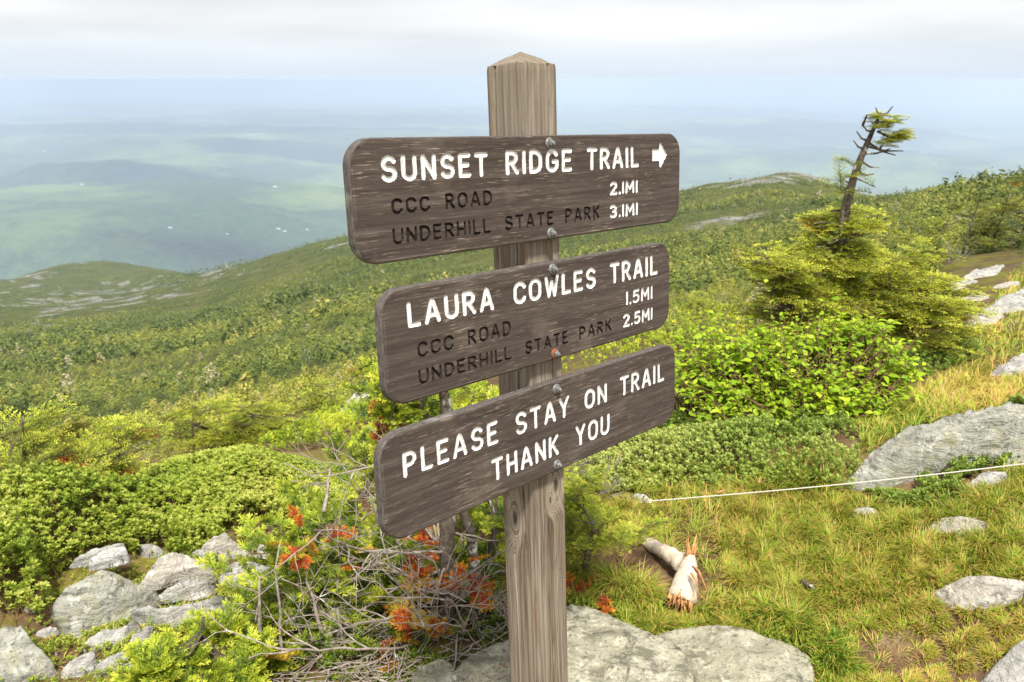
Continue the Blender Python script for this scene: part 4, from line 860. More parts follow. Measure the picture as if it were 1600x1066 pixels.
def fir(name, label, clumps, trunks, sprays, seed, cat='fir', mat='fir', scale=1.0, wind=(0.25, 0.0, 0.0), up=0.22, dead=0.0, group=None, base=None, tint0=0.0, branch=0.5, dead_at=(), trunk_mat='bark', dens=1.0, roll=0.30):
    """clumps: (centre, radii, sprays); trunks: (points, radii)"""
    rng = np.random.default_rng(seed)
    base = trunks[0][0][0] if base is None else base
    root = empty(name, base, label, cat, group); org = np.asarray(base)
    cr, wd, tr, dd = MB(), MB(), MB(), MB()
    for pts, rad in trunks:
        pts = np.asarray(pts, float); rad = np.interp(np.linspace(0, 1, 4 * len(pts)), np.linspace(0, 1, len(pts)), np.zeros(len(pts)) + rad)
        t = np.linspace(0, len(pts) - 1, 4 * len(pts)); pp = np.stack([np.interp(t, np.arange(len(pts)), pts[:, k]) for k in range(3)], 1)
        pp = pp + 0.25 * rad[:, None] * np.stack([fbm(t * 2, t * 0, seed, 2), fbm(t * 2, t * 0 + 9, seed, 2), 0 * t], 1)
        tube_into(tr, pp - org, rad, 9)
    allp = np.concatenate([np.asarray(p, float) for p, _ in trunks]); fine = np.concatenate([np.stack([np.interp(np.linspace(0, len(p) - 1, 24), np.arange(len(p)), np.asarray(p, float)[:, k]) for k in range(3)], 1) for p, _ in trunks])
    for c, r, n, *cs_ in clumps:
        c, r = np.asarray(c, float), np.asarray(r, float); n = max(int(n * dens), 2)
        u = rnd_dir(n, rng); u[:, 2] = np.abs(u[:, 2]) * 1.15 - 0.35; u = nrm(u); rr = rng.uniform(0.25, 1.0, n) ** 0.55
        # broken, lumpy crown surface
        lump = 0.80 + 0.35 * fbm(u[:, 0] * 2.2 + c[0] * 3, u[:, 1] * 2.2 + c[1] * 3, u[:, 2] * 2.2 + seed, 2)
        p = c + u * r * (rr * lump)[:, None]
        K = max(int(n / 7), 2); bi = rng.integers(0, K, n); bi[:K] = np.arange(K)[:n]
        bp, bd = p[:K].copy(), u[:K] * [1, 1, 0.1] + np.asarray(wind) + np.array([0, 0, up]) + 0.25 * rng.normal(size=(K, 3)); bd = nrm(bd)
        bs_ = nrm(np.cross(np.array([0, 0, 1.0]), bd)); Ls = sprays[0][0][0][:, 0].max() * scale * (cs_[0] if cs_ else 1.0)
        al, ac = rng.uniform(-0.75, 0.45, n), rng.normal(0, 0.20, n)
        p = bp[bi] + bd[bi] * (al * Ls * 1.15)[:, None] + bs_[bi] * (ac * Ls * (1 - 0.5 * al))[:, None] + np.array([0, 0, 1.0]) * (rng.normal(0, 0.05, n) * Ls)[:, None]
        u = bd[bi] + bs_[bi] * (ac * 2.0)[:, None]; rr = rr * 0.4
        d = np.stack([u[:, 0], u[:, 1], 0.15 * u[:, 2]], 1); d = 2.2 * d + np.asarray(wind) + np.array([0, 0, up]) + 0.30 * rng.normal(size=(n, 3)); d = nrm(d)
        k = rng.integers(0, len(sprays), n); sz = (cs_[0] if cs_ else 1.0) * scale * rng.uniform(0.65, 1.15, n)
        Fm = frames(d, rng.normal(0, roll, n)) * sz[:, None, None]
        L = sprays[0][0][0][:, 0].max(); st = p - d * (0.45 * L * sz)[:, None] - org
        isd = rng.random(n) < dead
        for da, dr in dead_at: isd |= np.linalg.norm(p - np.asarray(da), axis=1) < dr
        tt = rng.normal(0, 0.09, n) + tint0
        for kk in range(len(sprays)):
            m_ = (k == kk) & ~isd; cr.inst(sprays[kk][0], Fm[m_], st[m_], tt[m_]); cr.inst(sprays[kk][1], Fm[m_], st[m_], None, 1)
            m_ = (k == kk) & isd; dd.inst(sprays[kk][0], Fm[m_], st[m_], rng.normal(-0.1, 0.2, m_.sum())); dd.inst(sprays[kk][1], Fm[m_], st[m_], None, 1)
        for i in range(n):
            if rng.random() < branch:
                q = st[i] + org; f = fine[fine[:, 2] < q[2] + 0.05]
                if len(f) == 0: f = fine
                a = f[np.argmin(np.linalg.norm((f - q) * [1, 1, 0.7], axis=1))]
                if np.linalg.norm(a - q) > 0.02: tube_into(tr, wander(a, q, 4, 0.08, rng) - org, np.array([0.006, 0.005, 0.004, 0.003]) * scale * (1.4 if L > 0.2 else 0.8), 4, 0.5, 0, False)
    tr.build('trunk', M[trunk_mat], root)
    if cr.n: cr.build('crown', [M[mat], M['stem']], root)
    if dd.n: dd.build('dead_foliage', [M['dead'], M['stem']], root)['label'] = 'rust orange dead needles'
    return root
def conical(base, h, r, n, rng, lean=(0, 0)):
    """clumps and trunk of a small bushy fir"""
    base = np.asarray(base, float); ln = np.array([lean[0], lean[1], 0.0]); cl = []
    for f, rr, zz, k in ((0.10, 1.0, 0.16, 0.34), (0.36, 0.86, 0.18, 0.32), (0.62, 0.60, 0.18, 0.22), (0.86, 0.32, 0.18, 0.12)):
        cl.append((base + np.array([0, 0, f * h]) + ln * f * h + rng.normal(0, 0.06, 3) * r, (rr * r, rr * r, zz * h), max(int(k * n), 4)))
    return cl, [([base - [0, 0, 0.08], base + [0, 0, 0.5 * h] + 0.5 * h * ln, base + [0, 0, 0.92 * h] + 0.92 * h * ln], [0.020 * h ** 0.5, 0.012 * h ** 0.5, 0.003])]

# ------------------------------------------------------------------ the wind-sheared fir on the right
D0 = 4.6
Q = lambda px, py, d=D0: P(px, py, d)
pxm = D0 / 1250 * 1.05
def ell(px, py, rx, ry, d, n, dz=0.8): k = np.linalg.norm(P(px, py, d) - [0, 0, EYE]) / 1250; return (P(px, py, d), (rx * k, rx * k * dz, ry * k), n)
bs = ground(1335, 545)[0]
gd = lambda px, py: float(np.hypot(*ground(px, py)[0][:2]))
tp = [bs - [0, 0, 0.1], Q(1325, 470), Q(1312, 400), Q(1322, 330), Q(1333, 280), Q(1349, 236), Q(1364, 203), Q(1375, 176)]
k1 = pxm
t2 = [Q(1312, 400), Q(1320, 330), Q(1332, 285), Q(1345, 250)]
fir('wind_sheared_fir', 'tall wind-sheared fir with a bare leaning top tufted on one side', [
    ell(1312, 352, 48, 26, D0, 60), ell(1300, 400, 95, 40, D0, 120), ell(1345, 420, 85, 40, D0, 100), ell(1215, 418, 36, 26, D0 - 0.25, 50), ell(1240, 455, 70, 36, D0 - 0.2, 90), ell(1400, 430, 75, 40, D0 + 0.2, 90),
    ell(1330, 470, 130, 50, D0, 170), ell(1440, 470, 70, 40, D0 + 0.1, 90), ell(1470, 500, 55, 34, D0, 70), ell(1400, 520, 100, 36, D0, 110), ell(1240, 500, 90, 44, D0 - 0.1, 90),
    ell(1394, 216, 15, 9, D0, 64) + (0.40,), ell(1386, 193, 13, 9, D0, 48) + (0.40,), ell(1374, 182, 6, 6, D0, 16) + (0.36,), ell(1405, 212, 8, 5, D0, 20) + (0.36,), ell(1325, 335, 24, 14, D0, 12)],
    [(tp, np.array([0.045, 0.036, 0.028, 0.023, 0.020, 0.016, 0.011, 0.005])), ([bs + [-0.2, 0, -0.1], Q(1225, 480, D0 - 0.2), Q(1208, 425, D0 - 0.25), Q(1196, 400, D0 - 0.25)], np.array([0.035, 0.03, 0.024, 0.01])),
     ([bs + [0.1, 0.1, -0.1], Q(1400, 480), Q(1460, 470)], np.array([0.035, 0.025, 0.012]))] +
    [([Q(x0, y0), Q((x0 + x1) / 2, (y0 + y1) / 2 + 4), Q(x1, y1)], np.array([0.007, 0.005, 0.0025])) for x0, y0, x1, y1 in
     ((1352, 228, 1412, 236), (1355, 222, 1400, 243), (1348, 240, 1392, 232), (1350, 233, 1333, 219), (1355, 220, 1338, 205), (1345, 252, 1374, 262), (1340, 268, 1366, 272), (1362, 205, 1348, 196), (1378, 180, 1395, 166), (1376, 178, 1368, 168), (1380, 190, 1410, 186), (1370, 205, 1408, 216))],
    SPR_M, 71, 'tree', 'firbright', 0.85, (0.35, 0.0, 0.0), 0.10, 0.004, base=bs, tint0=0.22, branch=0.22, dens=0.98, roll=0.16, dead_at=((Q(1305, 372), 0.05), (Q(1272, 352), 0.04), (Q(1300, 425, D0 - 0.4), 0.05)))
# the slender second leader
lb = P(1318, 345, D0 - 0.08)
fir('fir_sapling', 'thin young fir shoot rising beside the bare leaning trunk', [ell(1322, 290, 8, 10, D0 - 0.08, 5), ell(1332, 262, 6, 8, D0 - 0.08, 4), ell(1312, 280, 6, 4, D0 - 0.08, 3)],
    [([lb - [0, 0, 0.12], P(1316, 330, D0 - 0.08), P(1324, 295, D0 - 0.08), P(1338, 256, D0 - 0.08)], np.array([0.012, 0.010, 0.008, 0.003]))], SPR_M, 72, 'tree', 'firbright', 0.55, (0, 0, 0.4), 0.3, 0)

# ------------------------------------------------------------------ leafy shrub in front of it
def shrub(name, label, clumps, base, seed, L=0.035, W=0.022, mat='shrub', cat='shrub', tint=0.60, stems=14):
    rng = np.random.default_rng(seed); root = empty(name, base, label, cat); org = np.asarray(base)
    lf = [leaf_tpl(L, W, 4, 0.28, b_, True) for b_ in (0.15, 0.3, 0.45)]
    lv, st = MB(), MB()
    for c, r, n in clumps:
        c, r = np.asarray(c), np.asarray(r); k = max(int(n / 3.0), 3)
        u = rnd_dir(k, rng); u[:, 2] = u[:, 2] * 0.75 + 0.25; rr = rng.uniform(0.15, 1, k) ** 0.5
        tips = c + u * r * (rr * (0.84 + 0.55 * fbm(u[:, 0] * 3 + c[0], u[:, 1] * 3, u[:, 2] * 3 + seed, 2)))[:, None]
        for tpnt in tips:
            m_ = 7; tdir = nrm(tpnt - (org + [0, 0, 0.05]) + np.array([0, 0, 0.25]) + 0.12 * rng.normal(size=3)); tl = rng.uniform(0.07, 0.15) * (1.45 if rng.random() < 0.08 else 1.0)
            s_ = np.linspace(0.1, 1, m_); p = tpnt + tdir * (s_ * tl)[:, None]
            azm = np.arange(m_) * 2.4 + rng.uniform(0, 6)
            d = np.stack([np.cos(azm), np.sin(azm), 0.15 + 0 * azm], 1) + 0.55 * tdir + 0.3 * rng.normal(size=(m_, 3)); d[:, 2] -= 0.25
            F = frames(d, rng.normal(0, 0.5, m_)) * (rng.uniform(0.45, 1.2, m_) * rng.uniform(0.75, 1.15))[:, None, None]
            kk = rng.integers(0, 3)
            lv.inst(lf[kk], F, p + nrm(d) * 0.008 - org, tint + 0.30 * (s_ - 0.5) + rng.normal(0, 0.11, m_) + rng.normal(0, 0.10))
            tube_into(st, np.stack([tpnt - tdir * 0.1 - org, tpnt - org, tpnt + tdir * tl - org]), np.array([0.003, 0.0022, 0.001]), 4, 0.5, 0, False)
        for _ in range(max(stems * n // 2200, 1)):
            e_ = tips[rng.integers(0, k)]; b_ = org + np.array([rng.normal(0, 0.10), rng.normal(0, 0.10), -0.03])
            tube_into(st, wander(b_, e_, 7, 0.07, rng) - org, np.linspace(0.006, 0.002, 7), 5, 0.5, 0, False)
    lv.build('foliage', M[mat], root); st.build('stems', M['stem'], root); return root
DS = 3.55
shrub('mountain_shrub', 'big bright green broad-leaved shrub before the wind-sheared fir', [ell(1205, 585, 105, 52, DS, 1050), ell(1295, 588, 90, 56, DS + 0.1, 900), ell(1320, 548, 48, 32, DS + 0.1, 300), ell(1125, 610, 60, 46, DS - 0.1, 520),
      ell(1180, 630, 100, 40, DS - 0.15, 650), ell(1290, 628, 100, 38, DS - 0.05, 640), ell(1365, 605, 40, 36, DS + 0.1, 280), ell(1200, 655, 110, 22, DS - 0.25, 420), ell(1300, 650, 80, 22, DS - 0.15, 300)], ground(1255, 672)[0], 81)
shrub('low_shrub', 'low pale green leafy shrub at the right end of the lowest board', [ell(1085, 570, 40, 45, 3.9, 260), ell(1095, 620, 45, 35, 3.6, 260)], ground(1095, 665)[0], 82, 0.030, 0.020, tint=0.5)

# ------------------------------------------------------------------ half-dead fir with the tangle of twigs behind the sign
def twig_tree(mb, a, d, L, r, rng, depth, spread=0.7, nch=(3, 6)):
    n = max(int(L / 0.035), 4); p = [np.asarray(a, float)]; d = nrm(np.asarray(d, float)); ds = []
    for i in range(n):
        d = nrm(d + 0.17 * rng.normal(size=3) + np.array([0, 0, 0.015])); p.append(p[-1] + d * L / n); ds.append(d)
    tube_into(mb, np.array(p), np.linspace(r, r * 0.35, n + 1), 5 if r > 0.002 else 4, rng.random(), 0, False)
    tips = [(p[-1], d)]
    if depth > 0:
        for _ in range(rng.integers(*nch)):
            i = rng.integers(max(n // 4, 1), n); side = nrm(np.cross(ds[i], rng.normal(size=3)))
            side[2] *= 0.5
            tips += twig_tree(mb, p[i], ds[i] * 0.65 + side * spread, L * rng.uniform(0.28, 0.55), max(r * 0.5, 0.0009), rng, depth - 1, spread, nch)
    return tips
def halfdead():
    rng = np.random.default_rng(91); b = ground(690, 985)[0]; d = 2.05
    root = empty('half_dead_fir', b, 'half-dead fir with a tangle of grey twigs and orange needles behind the sign', 'tree'); org = b
    tr, tw, gr, dd, ye = MB(), MB(), MB(), MB(), MB()
    def trunk(pts, rad): tube_into(tr, np.asarray(pts) - org, rad, 9)
    T1 = [b - [0, 0, 0.08], P(702, 920, d), P(698, 850, d), P(702, 780, d + 0.03), P(700, 690, d + 0.03), P(697, 630, d + 0.03), P(690, 600, d + 0.03), P(675, 560, d + 0.03)]
    T2 = [b + [0.07, 0.05, -0.08], P(745, 900, d + 0.06), P(735, 830, d + 0.06), P(700, 740, d + 0.05), P(660, 640, d + 0.03), P(640, 575, d)]
    trunk(T1, np.array([0.030, 0.024, 0.023, 0.021, 0.018, 0.016, 0.012, 0.004])); trunk(T2, np.array([0.02, 0.016, 0.015, 0.013, 0.011, 0.004]))
    def dense(T): T = np.asarray(T); return np.stack([np.interp(np.linspace(0, len(T) - 1, 60), np.arange(len(T)), T[:, k]) for k in range(3)], 1)
    A = dense(T1)
    # long dead limbs, mostly sweeping left and low, a few right
    limbs = [((700, 930), (420, 905)), ((690, 960), (400, 985)), ((700, 900), (470, 800)), ((690, 870), (520, 740)), ((700, 980), (455, 1010)), ((695, 940), (560, 860)), ((700, 960), (790, 905)), ((705, 900), (795, 960)),
             ((690, 980), (560, 940)), ((690, 990), (500, 1050)), ((700, 930), (620, 800)), ((700, 1000), (780, 1010)), ((690, 850), (540, 820)), ((700, 880), (640, 960)), ((698, 830), (780, 860)), ((690, 920), (450, 870)), ((690, 905), (560, 1000)), ((700, 860), (610, 900)), ((700, 760), (540, 735)), ((690, 700), (560, 690)), ((690, 1010), (620, 1040)), ((700, 950), (640, 880)), ((690, 890), (500, 930)), ((700, 905), (590, 770)), ((690, 970), (480, 950)), ((700, 940), (770, 880)), ((690, 1000), (570, 1020)), ((690, 870), (490, 850)), ((700, 1010), (430, 1060)), ((690, 1020), (560, 1075)), ((700, 1000), (660, 1070)), ((690, 990), (510, 1000)), ((700, 980), (760, 1040)), ((640, 1020), (420, 1000)), ((690, 960), (600, 985)), ((700, 940), (800, 930)), ((690, 1000), (450, 1040)), ((700, 970), (790, 985)), ((690, 930), (540, 960)), ((700, 910), (640, 940))]
    tips = []
    for (x0, y0), (x1, y1) in limbs:
        a = P(x0, y0, d + rng.uniform(-0.02, 0.04)); e = P(x1, y1, d + rng.uniform(-0.45, 0.08)); v = e - a; L = np.linalg.norm(v)
        tips += twig_tree(tw, a - org, v + np.array([0, 0, 0.1 * L]), L, rng.uniform(0.0032, 0.0055), rng, 2, 0.7, (3, 6))
    # upright dead stems at the left, crusted with lichen
    for px, y0, y1 in ((448, 1045, 850), (385, 1066, 945), (500, 1040, 880), (415, 1060, 900), (470, 1070, 960), (520, 1075, 985), (505, 800, 730), (492, 1090, 1000), (545, 1060, 950)):
        a = P(px, y0, 1.98 + rng.uniform(-0.1, 0.1)); e = P(px + rng.normal(0, 14), y1, 1.98 + rng.uniform(-0.05, 0.1))
        tube_into(tw, wander(a, e, 7, 0.05, rng) - org, np.linspace(0.0075, 0.003, 7) * rng.uniform(0.7, 1.1), 6, 0.5, 0)
        for _ in range(4):
            s_ = a + (e - a) * rng.uniform(0.3, 1); twig_tree(tw, s_ - org, rng.normal(size=3) * [1, 0.6, 0.5], rng.uniform(0.08, 0.2), 0.002, rng, 1)
    # living and dying shoots
    def put(mb, lst, sc_, tint, spread=0.03, up=0.25, few=1.0):
        for px, py, dd_, n in lst:
            n = max(int(round(n * few)), 1)
            c = P(px, py, dd_); k = rng.integers(0, 4, n); p = c + rng.normal(size=(n, 3)) * spread; dr = rng.normal(size=(n, 3)) + [0, 0, up]; dr[:, 2] *= 0.6
            F = frames(dr, rng.normal(0, 0.4, n)) * (sc_ * rng.uniform(0.6, 1.1, n))[:, None, None]
            for kk in range(4):
                m_ = k == kk; mb.inst(SPR_N[kk][0], F[m_], p[m_] - org, tint + rng.normal(0, 0.14, m_.sum())); tw.inst(SPR_N[kk][1], F[m_], p[m_] - org)
    put(dd, [(500, 830, 2.05, 4), (640, 985, 1.95, 7), (690, 975, 1.95, 4), (730, 905, 2.0, 4), (712, 890, 2.0, 3), (630, 672, 2.1, 6), (595, 675, 2.1, 3), (660, 845, 2.05, 7), (690, 850, 2.1, 4), (630, 925, 2.0, 2), (668, 905, 2.0, 3), (910, 910, 2.1, 4), (895, 915, 2.1, 2), (690, 1010, 1.95, 2), (745, 1060, 1.8, 2), (615, 1000, 1.95, 3), (430, 880, 2.0, 1), (540, 890, 2.0, 1), (650, 970, 1.92, 6), (735, 908, 1.98, 5), (700, 1000, 1.92, 3), (490, 830, 2.0, 3)], 0.95, 0.05, few=0.6)
    put(ye, [(625, 980, 1.93, 5), (660, 1000, 1.95, 3), (480, 845, 2.05, 4), (680, 840, 2.1, 3), (545, 1000, 2.0, 4), (635, 920, 2.0, 3), (500, 1035, 2.0, 3), (400, 1030, 1.9, 4), (390, 1055, 1.9, 3), (905, 930, 2.1, 2), (610, 870, 2.05, 2), (540, 980, 2.05, 3), (650, 985, 1.85, 3), (470, 850, 1.95, 2)], 1.0, 0.80, few=0.5)
    put(gr, [(490, 880, 2.15, 16), (540, 900, 2.2, 22), (600, 880, 2.2, 22), (440, 930, 2.1, 22), (480, 960, 2.1, 16), (560, 870, 2.2, 16), (660, 870, 2.2, 14), (740, 850, 2.25, 18), (760, 890, 2.25, 18), (640, 640, 2.1, 22), (690, 660, 2.15, 14), (610, 620, 2.1, 10), (560, 950, 2.15, 18), (620, 950, 2.15, 14), (500, 1000, 2.1, 12), (400, 980, 2.1, 14), (770, 800, 2.3, 16), (575, 575, 2.1, 2), (600, 585, 2.1, 4), (735, 640, 2.2, 8), (580, 650, 2.15, 6), (545, 780, 2.25, 14), (560, 740, 2.3, 12), (520, 820, 2.25, 14), (670, 920, 2.2, 12), (730, 960, 2.2, 8), (760, 950, 2.2, 8), (420, 870, 2.1, 10), (460, 900, 2.1, 12), (600, 950, 2.15, 10), (660, 960, 2.15, 10), (700, 900, 2.2, 12)], 1.15, 0.02, 0.055)
    tr.build('trunk', M['bark'], root); tw.build('dead_branches', M['twig'], root); gr.build('crown', M['firbright'], root)
    dd.build('dead_foliage', M['dead'], root)['label'] = 'rust orange dead needles'; ye.build('yellowing_foliage', M['dead'], root)['label'] = 'yellowing needles'
halfdead()
# bright green firs at the foot
def fir_simple(name, label, pts, seed, sprays=SPR_F, mat='firbright', scale=0.8, tint0=0.05, base=None, up=0.35, wind=(0, 0, 0), br=0.18, **k):
    return fir(name, label, [ell(*p) for p in pts], [([base - [0, 0, 0.05], base + [0.0, 0, 0.08], base + [0.02, 0, 0.2]], np.array([0.012, 0.010, 0.004]))], sprays, seed, 'fir', mat, scale, wind, up, 0, None, base, tint0, br, **k)
fir_simple('fir_seedling', 'bright green low fir in the lower left foreground beside the stones', [(295, 1030, 55, 30, 1.95, 110), (350, 1005, 48, 30, 2.0, 95), (245, 1062, 45, 24, 1.85, 90), (330, 1065, 70, 26, 1.85, 120), (395, 985, 36, 28, 2.05, 50), (415, 1035, 30, 30, 1.95, 24)], 101, SPR_N, 'firbright', 1.0, base=ground(320, 1062)[0])
fir_simple('fir_seedling', 'low yellow-green fir hugging the right side of the sign post', [(903, 790, 24, 40, 2.3, 34), (893, 840, 14, 20, 2.25, 12), (950, 836, 36, 7, 2.15, 7), (1000, 829, 22, 5, 2.15, 5), (910, 755, 16, 20, 2.4, 8)], 102, base=ground(915, 905)[0], tint0=0.12)
fir_simple('fir_seedling', 'leafy yellow-green fir seen between the trunk and the sign post', [(765, 840, 35, 45, 2.5, 40), (770, 770, 30, 30, 2.5, 22), (745, 620, 45, 25, 2.6, 30), (720, 650, 40, 20, 2.6, 20)], 103, base=ground(765, 905)[0], tint0=0.1)
_db = float(np.hypot(*ground(395, 692)[0][:2]))
fir_simple('fir_bush', 'yellow-green domed fir bush at the back of the heath mat, left', [(385, 655, 50, 20, _db, 60), (385, 680, 72, 24, _db, 110), (430, 672, 46, 26, _db, 70), (350, 690, 46, 18, _db, 50), (440, 692, 40, 16, _db, 50)], 104, SPR_M, 'firbright', 0.62, 0.10, ground(395, 692)[0], 0.15, (0.15, 0, 0))
_dc = float(np.hypot(*ground(108, 752)[0][:2]))
fir_simple('fir_bush', 'small dark fir above a rust-red dead bough at the far left', [(112, 685, 34, 22, _dc, 80), (105, 708, 36, 18, _dc, 70), (125, 672, 26, 10, _dc, 24), (122, 733, 30, 11, _dc - 0.15, 60)], 105, SPR_M, 'fir', 0.5, 0.05, ground(108, 752)[0], 0.2, (0.1, 0, 0), dead_at=((P(124, 735, _dc - 0.15), 0.16), (P(150, 682, _dc), 0.06)))
# dead bare bush
def dead_bush(label, px, py, d, s_, n, seed):
    rng = np.random.default_rng(seed); b = ground(px, py)[0]; root = MB()
    for _ in range(n): twig_tree(root, [0, 0, -0.03], np.array([rng.normal(0, 0.7), rng.normal(0, 0.7), 1.0]), s_ * rng.uniform(0.6, 1.1), 0.006 * s_ / 0.5, rng, 2, 0.8, (3, 6))
    o = root.build('dead_bush', M['twig']); o.location = b; tag(o, label, 'bush')
dead_bush('grey leafless bush left of the domed fir bush', 250, 712, 7.5, 0.30, 7, 111)
dead_bush('bare reddish twigs beside the post, under the lowest board', 935, 775, float(np.hypot(*ground(935, 775)[0][:2])), 0.17, 16, 112)
dead_bush('grey dead shrub beyond the fir where the trail leaves', 1485, 415, 10.5, 0.45, 6, 113)
dead_bush('pale dead twigs between the middle and lowest boards at right', 1075, 470, 5.0, 0.30, 8, 114)

FOOT.append(ground([880, 930, 1000, 1050, 1080, 1100, 1105, 1065, 1035, 1020, 975, 925, 885], [825, 835, 855, 866, 876, 900, 950, 975, 968, 935, 910, 888, 865])[:, :2])   # where the fallen trunk lies
# ------------------------------------------------------------------ ground cover: heath mats, grass, forest
def off_rocks(x, y, margin=0.0):
    ok = np.ones(len(x), bool)
    for f in FOOT:
        a, b = f.min(0) - margin, f.max(0) + margin
        m_ = ok & (x > a[0]) & (x < b[0]) & (y > a[1]) & (y < b[1])
        if m_.any(): ii = np.where(m_)[0]; ok[ii] = polysdf(x[ii], y[ii], f) < -margin
    return ok
def scatter(poly, n, rng, hgt=0.0):
    """points on the ground inside the region outlined by poly (as seen); evenly over the ground"""
    poly = np.asarray(poly, float); g = ground(poly[:, 0], poly[:, 1], hgt)
    lo, hi = g[:, :2].min(0), g[:, :2].max(0); outx, outy = [], []; got = 0
    for _ in range(60):
        x = rng.uniform(lo[0], hi[0], n * 2); y = rng.uniform(lo[1], hi[1], n * 2)
        a, b = proj(np.stack([x, y, H(x, y, False) + hgt], 1)); m_ = inpoly(a, b, poly) & (y > 0.3)
        outx.append(x[m_]); outy.append(y[m_]); got += m_.sum()
        if got >= n: break
    return np.concatenate(outx)[:n], np.concatenate(outy)[:n]
def sdf_px(x, y, poly, hgt=0.0):
    a, b = proj(np.stack([x, y, H(x, y, False) + hgt], 1)); return polysdf(a, b, np.asarray(poly, float))
def heath(name, label, poly, dens_n, seed, mat, hgt=0.16, L=0.016, W=0.009, nl=11, lump=0.5, tint=0.42, stemn=0.25, off=0.01, gap=-9):
    rng = np.random.default_rng(seed); x, y = scatter(poly, dens_n, rng)
    e = smooth(-4, 26, sdf_px(x, y, poly)); ok = off_rocks(x, y, off); ok &= (fbm(x / (lump * 0.6), y / (lump * 0.6), seed + 31, 3) > gap) | (rng.random(len(x)) < 0.12); x, y, e = x[ok], y[ok], e[ok]
    lm = fbm(x / lump, y / lump, seed, 3); z0 = H(x, y)
    top = hgt * (0.35 + 0.65 * e) * np.clip(0.80 + 0.75 * lm, 0.2, 1.6)
    lev = np.where(rng.random(len(x)) < 0.68, rng.uniform(0.86, 1.04, len(x)), rng.uniform(0.25, 0.9, len(x)))
    p = np.stack([x, y, z0 + top * lev], 1); mb = MB(); n = len(x)
    ro = [rosette(nl, L, W, rng) for _ in range(4)]
    gx = (fbm((x + 0.03) / lump, y / lump, seed, 3) - lm) / 0.03 * hgt * 0.5; gy = (fbm(x / lump, (y + 0.03) / lump, seed, 3) - lm) / 0.03 * hgt * 0.5
    nz = nrm(np.stack([-gx, -gy, np.ones(n)], 1) + 0.30 * rng.normal(size=(n, 3)))
    F = frames(nz); F = np.stack([F[..., 1], F[..., 2], F[..., 0]], -1) * rng.uniform(0.7, 1.25, n)[:, None, None]
    tn = tint + 0.26 * fbm(x / 0.35, y / 0.35, seed + 9, 3) + rng.normal(0, 0.09, n); kk = rng.integers(0, 4, n)
    for k in range(4): mb.inst(ro[k], F[kk == k], p[kk == k], tn[kk == k])
    # brown wiry stems under the leaves
    ns = int(n * stemn); i = rng.choice(n, ns, False)
    a = np.stack([x[i] + rng.normal(0, 0.03, ns), y[i] + rng.normal(0, 0.03, ns), z0[i] - 0.01], 1); b = p[i]
    d = nrm(b - a); wv = nrm(np.cross(d, rng.normal(size=(ns, 3)))) * 0.0013
    v = np.stack([a - wv, a + wv, b + wv * 0.6, b - wv * 0.6], 1).reshape(-1, 3); q = np.arange(ns * 4).reshape(-1, 4); mb.add(v, q, None, 0.5, 1)
    o = mb.build(name, [M[mat], M['stem']]); tag(o, label, None, None, 'stuff'); return o
MATP = [(-140, 860), (0, 812), (75, 808), (150, 785), (190, 768), (245, 748), (300, 737), (345, 738), (470, 736), (545, 738), (560, 760), (555, 800), (520, 815), (470, 840), (430, 850), (395, 846), (330, 862), (305, 872), (215, 876), (165, 872), (120, 890), (84, 910), (78, 940), (100, 978), (60, 982), (20, 968), (-140, 975)]
heath('heath_mat', 'thick mat of low green heath spreading over the slope at the left', MATP, 12500, 121, 'heath', 0.18, 0.015, 0.0085, 11, 0.40, 0.54, gap=-0.62)
heath('heath_mat', 'bright green low growth on the slope behind the lowest board', [(380, 715), (470, 668), (520, 640), (600, 610), (760, 600), (760, 800), (640, 850), (540, 800), (545, 705), (470, 705)], 6000, 122, 'firbright', 0.13, 0.022, 0.010, 9, 0.5, 0.5)
heath('bilberry_patch', 'bluish green bilberry mat between the sign and the white rope', [(880, 700), (950, 690), (1060, 655), (1130, 672), (1240, 690), (1330, 660), (1345, 740), (1330, 775), (1250, 770), (1150, 760), (1060, 768), (1000, 770), (900, 780)], 5200, 123, 'green_heath', 0.11, 0.013, 0.007, 10, 0.35, 0.66, gap=-0.25)
heath('bilberry_patch', 'green low plants growing against the front of the long boulder', zb((980, 640), (1120, 620), (1200, 480), (1290, 420), (1400, 440), (1500, 450), (1500, 700), (1330, 720), (1220, 700), (1050, 800), (900, 860), (690, 870), (740, 800), (860, 700)), 1500, 124, 'green_heath', 0.10, 0.014, 0.008, 10, 0.25, 0.55, off=-0.10, gap=0.0)
heath('bilberry_patch', 'green low plants in the shade under the leafy shrub', [(1060, 640), (1120, 670), (1250, 690), (1340, 650), (1430, 600), (1540, 560), (1500, 530), (1420, 560), (1300, 620), (1150, 640)], 2400, 125, 'green_heath', 0.10, 0.015, 0.008, 9, 0.35, 0.5, gap=-0.3)
heath('heath_mat', 'reddish moss and heath between the leafy shrub and the bilberry mat', [(1050, 640), (1150, 660), (1260, 680), (1280, 700), (1180, 690), (1060, 668), (980, 690)], 1200, 126, 'heath', 0.05, 0.012, 0.006, 8, 0.2, 0.85)
heath('heath_mat', 'yellow-green shrubs spreading beyond the right ends of the boards', [(1040, 450), (1100, 470), (1180, 500), (1160, 560), (1060, 600), (930, 640), (860, 660), (860, 560), (960, 520)], 5000, 127, 'firbright', 0.28, 0.030, 0.016, 9, 0.6, 0.62)
heath('heath_mat', 'small plants among the twigs at the foot of the half-dead fir', [(400, 950), (470, 880), (560, 850), (700, 850), (780, 880), (780, 1000), (640, 1010), (520, 1066), (420, 1050)], 2400, 128, 'heath', 0.08, 0.015, 0.008, 9, 0.25, 0.45, gap=-0.2)

